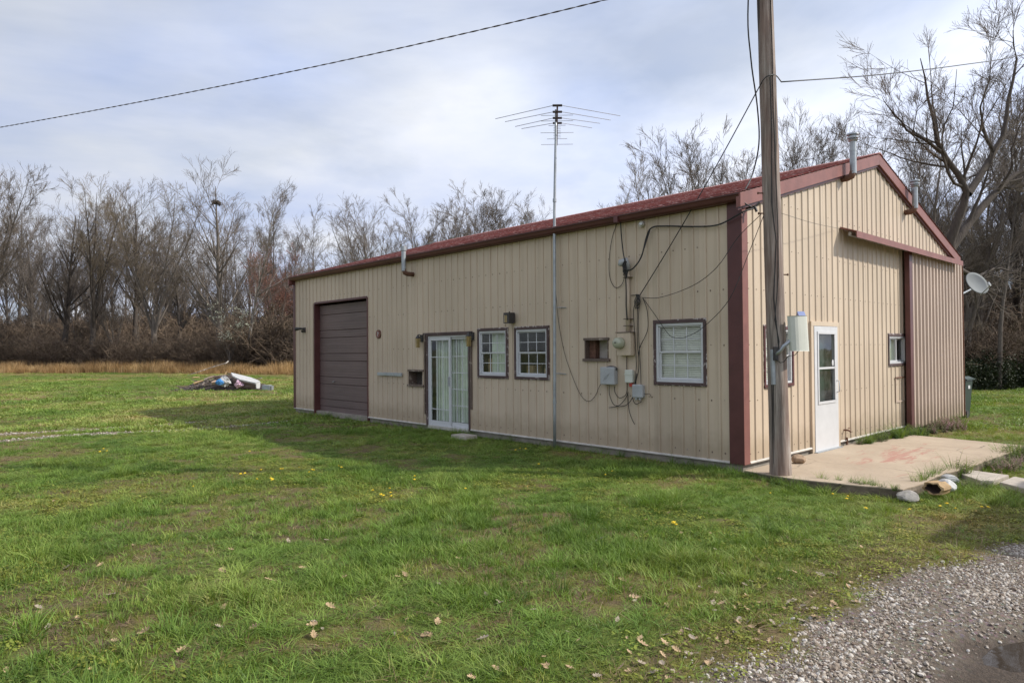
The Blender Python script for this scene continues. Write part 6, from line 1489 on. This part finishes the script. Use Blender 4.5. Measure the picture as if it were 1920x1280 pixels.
def tree_meshes(seed, H, r0, style, dens=1.0, limbs=None, twig_min=0.006):
    rg = np.random.default_rng(seed)
    L0 = []
    if limbs is None:
        if style == 'forest':
            P, Rr = extend(rg, np.array([[0, 0, -0.4]]), np.array([[rg.normal(0, .03), rg.normal(0, .03), 1.0]]), np.array([H * 0.86]), np.array([r0]), 12, 0.02, 0.03, 0.92)
            Rr[:, 0] *= 1.35
            lim = grow_level(rg, P, Rr, int(26 * dens), 32, 0.50, 0.48, 7, 0.08, 0.04, 0.24, 0.99, 0.88, shape=0.62)
        elif style == 'slim':
            P, Rr = extend(rg, np.array([[0, 0, -0.4]]), np.array([[rg.normal(0, .05), rg.normal(0, .05), 1.0]]), np.array([H * 0.9]), np.array([r0]), 12, 0.01, 0.04, 0.93)
            lim = grow_level(rg, P, Rr, int(17 * dens), 28, 0.36, 0.5, 6, 0.06, 0.045, 0.3, 0.99, 0.85, shape=0.55)
        else:   # vase: short bole, several ascending leaders
            P, Rr = extend(rg, np.array([[0, 0, -0.4]]), np.array([[rg.normal(0, .04), rg.normal(0, .04), 1.0]]), np.array([H * 0.34]), np.array([r0]), 6, 0.0, 0.04, 0.35)
            Rr[:, 0] *= 1.3
            lead = grow_level(rg, P, Rr, 7, 21, 1.95, 0.58, 9, 0.05, 0.035, 0.55, 1.0, 0.9, shape=0.1)
            lim = grow_level(rg, lead[0], lead[1], int(8 * dens), 30, 0.46, 0.5, 6, 0.04, 0.045, 0.15, 0.97, 0.88)
            L0.append((lead[0], lead[1], 6))
        L0.append((P, Rr, 9)); L0.append((lim[0], lim[1], 5))
    else:
        big = []
        for pts, ra, rb in limbs:
            pts = np.array(pts, float); n = 10; s = np.linspace(0, len(pts) - 1, n + 1); i = np.minimum(s.astype(int), len(pts) - 2); f = (s - i)[:, None]
            big.append((pts[i] * (1 - f) + pts[i + 1] * f + rg.normal(0, 0.03, (n + 1, 3)) * np.linspace(0, 1, n + 1)[:, None], np.linspace(ra * 0.82, rb * 0.6, n + 1)))
        P = np.stack([b[0] for b in big]); Rr = np.stack([b[1] for b in big]); L0.append((P, Rr, 9))
        lim = grow_level(rg, P[1:], Rr[1:], int(8 * dens), 36, 0.60, 0.5, 7, 0.06, 0.06, 0.15, 0.99, 0.88); L0.append((lim[0], lim[1], 6))
    base = [lim] if limbs is not None or style != 'vase' else [lim, lead]
    crown = []
    src = lim
    c2 = grow_level(rg, src[0], src[1], int(6 * dens), 31, 0.50, 0.55, 5, 0.05, 0.04, 0.12, 0.99, 0.8, 0.5, 0.4); crown.append((c2[0], c2[1], 4))
    if limbs is None and style == 'vase':
        e = grow_level(rg, lead[0], lead[1], int(8 * dens), 32, 0.25, 0.35, 5, 0.10, 0.05, 0.3, 0.99, 0.8, 0.5); crown.append((e[0], e[1], 4)); c2 = (np.concatenate([c2[0], e[0]]), np.concatenate([c2[1], e[1]]))
    elif limbs is None:
        e = grow_level(rg, P, Rr, int(14 * dens), 34, 0.13, 0.3, 5, 0.10, 0.05, 0.4, 1.0, 0.8, 0.5); crown.append((e[0], e[1], 4)); c2 = (np.concatenate([c2[0], e[0]]), np.concatenate([c2[1], e[1]]))
    c2 = (c2[0], np.maximum(c2[1], twig_min * 1.8)); crown[0] = (crown[0][0], np.maximum(crown[0][1], twig_min * 1.8), 4)
    c3 = grow_level(rg, c2[0], c2[1], int(5 * dens), 29, 0.60, 0.62, 4, 0.035, 0.04, 0.1, 0.99, 0.6, 0.35); c3 = (c3[0], np.maximum(c3[1], twig_min * 1.25)); crown.append((c3[0], c3[1], 3))
    c4 = grow_level(rg, c3[0], c3[1], 3, 28, 0.62, 0.7, 2, 0.02, 0.03, 0.1, 1.0, 0.5, 0.25); c4 = (c4[0], np.maximum(c4[1], twig_min)); crown.append((c4[0], c4[1], 3))
    def join(lst):
        V, Q, o = [], [], 0
        for P_, R__, s in lst:
            v, q = tubes_np(P_, R__, s); V.append(v); Q.append(q + o); o += len(v)
        return np.concatenate(V), np.concatenate(Q)
    tips = c4[0][:, -1]
    return fast_mesh('trunk', *join(L0)), fast_mesh('crown', *join(crown)), tips
def place_tree(tr, cr, p, s, rz, label, name='bare_tree', group='bare trees of the wood edge', bark=None, twig=None, sz=None):
    t = thing(name, label, 'tree', p, group)
    t.scale = (s, s, sz or s); t.rotation_euler = (0, 0, rz)
    a = put('trunk', tr, None, t, org=(0, 0, 0)); b = put('crown', cr, None, t, org=(0, 0, 0))
    for o, mt in ((a, bark or 'bark'), (b, twig or 'twig')):
        if not o.data.materials: o.data.materials.append(MAT['bark'])
        o.material_slots[0].link = 'OBJECT'; o.material_slots[0].material = MAT[mt]
    return t
TREES = {}
for k, (nm, st, H, r, dn) in enumerate((('f1', 'forest', 20, .27, 1.0), ('f2', 'forest', 20, .24, 1.0), ('f3', 'forest', 20, .30, 1.1), ('s1', 'slim', 16, .13, 1.0), ('s2', 'slim', 16, .12, 0.9), ('v1', 'vase', 16, .26, 1.0), ('v2', 'vase', 16, .24, 1.05), ('v3', 'vase', 16, .28, 1.0))):
    TREES[nm] = (H,) + tree_meshes(100 + k * 7, H, r, st, dn, twig_min=0.0055 if st != 'slim' else 0.0045)
def tree_top(nm):
    me = TREES[nm][2]; n = len(me.vertices); a = np.empty(n * 3, np.float32); me.vertices.foreach_get('co', a); return float(a.reshape(-1, 3)[:, 2].max())
TOP = {k: tree_top(k) for k in TREES}
def wood():
    rr = random.Random(21)
    lab = {}
    def T(u, d, v, nm, rz, label, bark=None, twig=None, name='bare_tree', wide=1.0):
        p = gp(u, d); p[2] = gzf(p[0], p[1]); h = top_h(v, d) - p[2]; s = h / TOP[nm]
        place_tree(TREES[nm][1], TREES[nm][2], p, s * wide * ((1.25 if nm[0] != 'v' else 1.08) if d > 57 else 1.0), rz, label, name, 'bare trees of the wood edge', bark, twig, s)
    # front row of the wood on the left
    T(-30, 68, 290, 'v2', 1.1, 'bare tree with spreading crown at the open end of the field')
    T(118, 74, 305, 'f1', 0.4, 'broad dark-trunked bare tree left of the leaning twin trunks', 'bark_dark')
    T(172, 72, 318, 'v1', 2.0, 'bare tree with leaning twin trunks at the field edge', 'bark_dark', 'twig_tan')
    T(252, 74, 322, 'f2', 3.3, 'dark straight bare tree beside the forked one', 'bark_dark')
    T(288, 70, 338, 'v3', 5.0, 'forked pale grey bare tree rising behind the dry grass', 'bark', 'twig_tan')
    T(338, 76, 372, 'f1', 1.7, 'slender bare tree between the forked and the tallest tree')
    T(414, 66, 272, 'f3', 2.7, 'tallest bare tree behind the rubbish mound, with a nest in its crown')
    T(466, 62, 335, 's1', 0.9, 'pale white-barked slim tree right of the tallest tree', 'bark_pale')
    T(520, 66, 448, 'v2', 3.9, 'low reddish budding tree beside the barn end', 'bark', 'twig_red')
    T(548, 72, 470, 'v1', 0.2, 'small reddish tree whose twigs reach the barn roof', 'bark', 'twig_red')
    T(60, 84, 380, 'f2', 1.0, 'thin bare tree at the back, left of the broad tree')
    # behind the barn
    for (u, d, v, nm, rz, l, tw) in ((588, 58, 362, 's2', 1.0, 'slim bare tree just beyond the low end of the roof', None), (640, 60, 385, 's1', 2.2, 'thin bare tree left of the flue behind the roof', None), (690, 60, 362, 'f2', 0.3, 'bare tree behind the barn roof near the plain flue', None), (735, 62, 392, 's2', 4.0, 'slim bare tree right of the plain flue behind the roof', None),
                                     (822, 58, 326, 'v1', 2.9, 'wide vase-shaped bare tree behind the middle of the roof', None), (880, 60, 345, 'v3', 0.8, 'second vase-shaped bare tree behind the middle of the roof', None), (950, 60, 352, 'v2', 4.4, 'bare tree behind the roof left of the antenna mast', None), (1005, 58, 347, 'f1', 3.0, 'upright bare tree behind the roof close to the mast', 'twig_tan'),
                                     (1070, 58, 378, 'v3', 5.5, 'low bare tree behind the roof right of the mast', None), (1130, 60, 372, 's1', 0.2, 'thin bare tree over the roof between mast and pole', None), (1215, 40, 268, 'v2', 1.7, 'budding bare tree behind the high part of the roof', 'twig_tan'), (1180, 46, 320, 's2', 3.7, 'slim budding tree over the high part of the roof', 'twig_tan'),
                                     (1325, 38, 232, 'v1', 0.6, 'dense bare tree behind the roof beside the utility pole', None), (1398, 40, 248, 'v3', 2.1, 'bare tree partly hidden by the utility pole', None)):
        T(u, d, v, nm, rz, l, None, tw)
    for (u, d, v, nm, rz, l) in ((1490, 34, 215, 's1', 0.5, 'thin bare tree just right of the utility pole'), (1530, 33, 205, 's2', 2.5, 'thin bare tree over the rising roof edge'), (1580, 34, 178, 's1', 4.1, 'thin bare tree behind the tall gable flue'), (1640, 33, 190, 's2', 1.2, 'thin bare tree behind the gable peak'), (1668, 30, 182, 's1', 3.2, 'thin bare tree right of the gable peak'), (1720, 33, 150, 's2', 5.2, 'thin bare tree behind the short gable flue'), (1452, 36, 260, 'v2', 0.1, 'low bushy bare tree behind the utility pole'), (1695, 29, 225, 'v2', 2.2, 'spreading bare tree filling the gap between the two gable flues'), (1755, 27, 195, 'f2', 4.0, 'straight bare tree beside the large forked tree'), (1815, 30, 235, 'v3', 0.7, 'twiggy bare tree seen through the forks of the large tree'), (1870, 28, 170, 's1', 1.9, 'tall thin bare tree right of the large forked tree'), (1838, 33, 300, 'v1', 3.3, 'low twiggy tree above the satellite dish')):
        T(u, d, v, nm, rz, l, 'bark', None)
    for (u, d, v, nm, rz, l) in ((1905, 36, 120, 'v1', 0.9, 'bare tree beyond the satellite dish at the wood edge'), (1850, 40, 260, 'f2', 2.9, 'straight bare tree behind the satellite dish'), (1960, 30, 200, 'v3', 4.9, 'spreading bare tree past the dark evergreen brush'), (1780, 40, 300, 'f1', 0.9, 'bare tree behind the lower end of the gable roof'), (1930, 44, 330, 'f3', 2.9, 'dark bare tree deep behind the evergreen brush')):
        T(u, d, v, nm, rz, l, 'bark_dark', 'twig_dark')
    # back rows of the wood: look-alikes
    names = ['f1', 'f2', 'f3', 's1', 's2', 'f1', 's1', 'f2', 's2', 'v1', 'v2', 'v3']
    def back(u0, u1, n, d0, d1, v0, v1, grp, label, tw=None):
        for k in range(n):
            u = u0 + (u1 - u0) * (k + rr.uniform(.1, .9)) / n; d = rr.uniform(d0, d1); nm = rr.choice(names); p = gp(u, d); p[2] = gzf(p[0], p[1]); s = (top_h(rr.uniform(v0, v1), d)) / TOP[nm]
            place_tree(TREES[nm][1], TREES[nm][2], p, s * rr.uniform(.85, 1.1), rr.uniform(0, 6.28), label, 'bare_tree', grp, None, tw, s)
    back(-180, 560, 40, 82, 112, 345, 440, 'bare trees in the back rows of the wood', 'grey bare tree standing in the back rows of the wood across the field')
    back(-160, 560, 22, 72, 90, 480, 560, 'young trees under the wood', 'short young bare tree in the undergrowth across the field', 'twig_dark')
    back(570, 1420, 32, 64, 80, 365, 450, 'bare trees far behind the barn roof', 'bare tree far behind the barn roof')
    back(1440, 2050, 22, 36, 56, 330, 440, 'bare trees deep behind the gable', 'bare tree deep in the wood behind the gable', 'twig_dark')
    back(1790, 2080, 10, 30, 40, 420, 520, 'dark low trees by the dish', 'short dark bare tree in the thicket beyond the satellite dish', 'twig_dark')
wood()

def big_tree():
    D = 21.0
    def A(u, v, dd=0.0): return CAM + ray(u, v) * (D + dd)
    b = gp(1760, D); b[2] = gzf(b[0], b[1]) - 0.1
    rel = lambda *pp: [np.array(q) - b for q in pp]
    limbs = [(rel(b, A(1762, 640), A(1768, 540), A(1778, 460)), 0.36, 0.27),
             (rel(A(1776, 470), A(1800, 400, -0.2), A(1815, 362, -0.3), A(1792, 318, -0.4), A(1760, 278, -0.6), A(1750, 220, -0.8), A(1740, 160, -0.9), A(1728, 110, -1.0)), 0.17, 0.018),
             (rel(A(1815, 364, -0.3), A(1850, 310, 0.2), A(1880, 255, 0.4), A(1892, 190, 0.5), A(1905, 110, 0.6), A(1900, 60, 0.6)), 0.14, 0.02),
             (rel(A(1776, 475), A(1815, 420, 0.3), A(1862, 365, 0.6), A(1900, 330, 0.9), A(1950, 300, 1.2), A(2010, 250, 1.6)), 0.19, 0.04),
             (rel(A(1768, 288, -0.6), A(1735, 262, -0.8), A(1700, 245, -1.0), A(1672, 205, -1.3), A(1650, 180, -1.5)), 0.065, 0.010),
             (rel(A(1805, 350, -0.3), A(1790, 345, -0.6), A(1775, 320, -0.9), A(1764, 260, -1.2), A(1786, 200, -1.2), A(1790, 130, -1.3)), 0.06, 0.012),
             (rel(A(1862, 285, 0.2), A(1845, 250, 0), A(1838, 200, -0.3), A(1860, 140, -0.4), A(1848, 85, -0.5)), 0.06, 0.010),
             (rel(A(1870, 360, 0.6), A(1895, 320, 0.2), A(1900, 270, 0.1), A(1925, 200, 0.0)), 0.06, 0.012),
             (rel(A(1790, 500, 0.1), A(1830, 520, 0.8), A(1870, 500, 1.2), A(1920, 520, 1.6)), 0.10, 0.02)]
    tr, cr, tips = tree_meshes(900, 12, 0.3, 'custom', 1.12, limbs, 0.0034)
    place_tree(tr, cr, b, 1.0, 0.0, 'large dark forked tree leaning over the low end of the gable', 'bare_tree', None, 'bark_dark', 'twig')
big_tree()
def nest():
    tr_ = [o for o in COL.objects if 'tallest bare tree' in o.get('label', '')][0]; me = TREES['f3'][1]
    a = np.empty(len(me.vertices) * 3, np.float32); me.vertices.foreach_get('co', a); a = a.reshape(-1, 3) * np.array(tr_.scale)
    cz, sz = math.cos(tr_.rotation_euler[2]), math.sin(tr_.rotation_euler[2]); w = np.stack([a[:, 0] * cz - a[:, 1] * sz, a[:, 0] * sz + a[:, 1] * cz, a[:, 2]], 1) + np.array(tr_.location)
    q = w - CAM; f = q @ _F; uv = np.stack([960 + FPX * (q @ _R2) / f, 640 - FPX * (q @ _U2) / f], 1)
    k = int(np.argmin(np.abs(uv[:117, 1] - 375))); p = w[k // 9 * 9: k // 9 * 9 + 9].mean(0); m = MB(); rr = random.Random(2)
    for k in range(46):
        a = rr.uniform(0, 6.28); r = rr.uniform(.1, .36); q = p + np.array([r * math.cos(a), r * math.sin(a), rr.uniform(-.22, .2)]); a2 = a + 1.5 + rr.uniform(-.6, .6)
        m.tube([q, q + np.array([.35 * math.cos(a2), .35 * math.sin(a2), rr.uniform(-.1, .1)])], 0.035, 4)
    m.ball(p, .28, .28, .2, 10, 6); m.build('nest', 'twig_dark', None, loc=p, label='dark round nest of twigs high in the tallest tree', cat='nest')
nest()
def blossom_tree():
    p = gp(432, 61); p[2] = gzf(p[0], p[1]); tr, cr, tips = tree_meshes(333, 6.8, 0.07, 'vase', 0.6, None, 0.006)
    t = place_tree(tr, cr, p, 1.0, 0.7, 'small pale flowering tree in front of the tallest tree', 'flowering_tree', None, 'bark', 'twig_tan')
    rg = np.random.default_rng(5); k = rg.choice(len(tips), min(900, len(tips)), replace=False); c = tips[k]; n = len(c); d = rg.normal(size=(n, 3)); d /= np.linalg.norm(d, axis=1, keepdims=True); e = np.cross(d, rg.normal(size=(n, 3))); e /= np.linalg.norm(e, axis=1, keepdims=True); s = rg.uniform(.03, .06, (n, 1))
    V = np.stack([c - d * s, c + e * s, c + d * s, c - e * s], 1).reshape(-1, 3); o = put('blossom', fast_mesh('blossom', V, np.arange(4 * n).reshape(-1, 4)), 'blossom', t, org=(0, 0, 0)); o['kind'] = 'stuff'
blossom_tree()
def buds():
    """red buds on the reddish trees are a part of each of them"""
    for t in [o for o in COL.objects if o.get('category') == 'tree' and 'reddish' in o.get('label', '')]:
        nm = 'v2' if 'low reddish' in t['label'] else 'v1'; tips = TREES[nm][3]; rg = np.random.default_rng(8); c = tips[rg.choice(len(tips), min(4200, len(tips)), replace=False)]; n = len(c)
        d = rg.normal(size=(n, 3)); d /= np.linalg.norm(d, axis=1, keepdims=True); e = np.cross(d, rg.normal(size=(n, 3))); e /= np.linalg.norm(e, axis=1, keepdims=True); s = 0.045
        V = np.stack([c - d * s, c + e * s, c + d * s, c - e * s], 1).reshape(-1, 3); o = put('buds', fast_mesh('buds', V, np.arange(4 * n).reshape(-1, 4)), 'bud_red', t, org=(0, 0, 0)); o['kind'] = 'stuff'
buds()

# ------------------------------------------------------------------ undergrowth, dry grass, evergreen brush
def undergrowth():
    protos = []
    for k in range(3):
        rg = np.random.default_rng(500 + k); n = 46; a = rg.uniform(0, 6.28, n); r = np.sqrt(rg.uniform(0, 1, n)) * 0.9
        s = np.stack([r * np.cos(a), r * np.sin(a), np.full(n, -0.1)], 1); d = np.stack([rg.normal(0, .25, n), rg.normal(0, .25, n), np.ones(n)], 1); d /= np.linalg.norm(d, axis=1, keepdims=True)
        P, Rr = extend(rg, s, d, rg.uniform(1.6, 3.2, n), rg.uniform(.012, .024, n), 5, -0.03, 0.12, 0.7)
        c = grow_level(rg, P, Rr, 7, 45, 0.42, 0.7, 3, 0.02, 0.15, 0.1, 0.98, 0.5, 0.3); c = (c[0], np.maximum(c[1], .009)); c2 = grow_level(rg, c[0], c[1], 3, 40, .5, .8, 2, 0.0, .15, .1, 1, .4, .2); c2 = (c2[0], np.maximum(c2[1], .008))
        V, Q, o = [], [], 0
        for p_, r_ in ((P, Rr), c, c2):
            v, q = tubes_np(p_, r_, 3); V.append(v); Q.append(q + o); o += len(v)
        protos.append((fast_mesh('brush', np.concatenate(V), np.concatenate(Q)), 'brush'))
    coll = proto_collection('brush_stems', protos); P_ = []; SC = []
    def band(u0, u1, d0, d1, n, s0, s1, g=lambda u: 0):
        for _ in range(n):
            u = rnd.uniform(u0, u1); d = rnd.uniform(d0, d1) + g(u); p = gp(u, d); P_.append((p[0], p[1], gzf(p[0], p[1]))); s = rnd.uniform(s0, s1); SC.append((s * 1.3, s * 1.3, s))
    dist = lambda u: -max(0, (u - 200)) * 0.030
    band(-220, 600, 71, 80, 420, .55, 1.25, dist); band(-220, 600, 80, 100, 330, 1.0, 2.1, dist); band(-220, 600, 100, 118, 160, 2.0, 3.0); band(450, 1500, 62, 80, 260, 1.0, 2.2)
    band(1450, 2100, 36, 50, 200, .8, 1.7); band(1760, 2100, 29, 36, 70, .5, 1.0)
    n = len(P_); scatter('undergrowth', np.array(P_), np.stack([np.zeros(n), np.zeros(n), R_.uniform(0, 6.28, n)], 1), np.array(SC), R_.integers(0, 3, n), np.clip(R_.normal(.5, .28, n), 0, 1), coll, 'brown tangled undergrowth along the edge of the wood', 'undergrowth')
    # dry grass
    pr = [(blade_mesh('dry_a', 601, 60, 0.45, 0.45, 1.15, 0.022, 0.22, 3), 'drygrass'), (blade_mesh('dry_b', 602, 50, 0.5, 0.3, 0.8, 0.022, 0.4, 3), 'drygrass')]
    coll = proto_collection('dry_grass_blades', pr); P_ = []; SC = []
    for _ in range(1500):
        u = rnd.uniform(-220, 620); dens = 1.0 if u < 400 else 0.75; d = rnd.uniform(62, 70) + dist(u) * 0.9
        if rnd.random() > dens: continue
        p = gp(u, d); k = 0.55 + 0.9 * float(fbm(np.array([p[0]]), np.array([p[1]]), 0.3, 91, 2)[0]); s = rnd.uniform(.7, 1.15) * k; P_.append((p[0], p[1], gzf(p[0], p[1]))); SC.append((s, s, s * 0.95))
    n = len(P_); scatter('dry_grass', np.array(P_), np.stack([R_.normal(0, .06, n), R_.normal(0, .06, n), R_.uniform(0, 6.28, n)], 1), np.array(SC), R_.integers(0, 2, n), np.clip(R_.normal(.5, .25, n), 0, 1), coll, 'band of tall tan dry grass at the field edge', 'dry grass')
    # evergreen honeysuckle brush on the right
    pr = []
    for k in range(3):
        rg = np.random.default_rng(620 + k); n = 2600; d = rg.normal(size=(n, 3)); d /= np.linalg.norm(d, axis=1, keepdims=True); rad = rg.uniform(.45, 1.0, (n, 1)) ** .5 * (1 + .35 * np.sin(d[:, :1] * 5 + k) * np.cos(d[:, 1:2] * 6)); c = d * rad * np.array([1.1, 1.1, 1.0]); c[:, 2] = np.abs(c[:, 2] + 0.55) * 1.1
        a = rg.normal(size=(n, 3)); a /= np.linalg.norm(a, axis=1, keepdims=True); b = np.cross(a, rg.normal(size=(n, 3))); b /= np.linalg.norm(b, axis=1, keepdims=True); s = rg.uniform(.025, .06, (n, 1))
        V = np.stack([c - a * s, c + b * s * .6, c + a * s, c - b * s * .6], 1).reshape(-1, 3); pr.append((fast_mesh('bush', V, np.arange(4 * n).reshape(-1, 4)), 'evergreen'))
    coll = proto_collection('evergreen_leaves', pr); P_ = []; SC = []
    for _ in range(230):
        u = rnd.uniform(1740, 2120); d = rnd.uniform(28.0, 36); p = gp(u, d); s = rnd.uniform(.5, 1.15) * (0.75 + (d - 28) * 0.06); P_.append((p[0], p[1], gzf(p[0], p[1]) - .1)); SC.append((s, s, s * rnd.uniform(.8, 1.25)))
    n = len(P_); scatter('evergreen_brush', np.array(P_), np.stack([np.zeros(n), np.zeros(n), R_.uniform(0, 6.28, n)], 1), np.array(SC), R_.integers(0, 3, n), np.clip(R_.normal(.4, .28, n), 0, 1), coll, 'dark green tangled brush behind the barn on the far lawn', 'brush')
undergrowth()
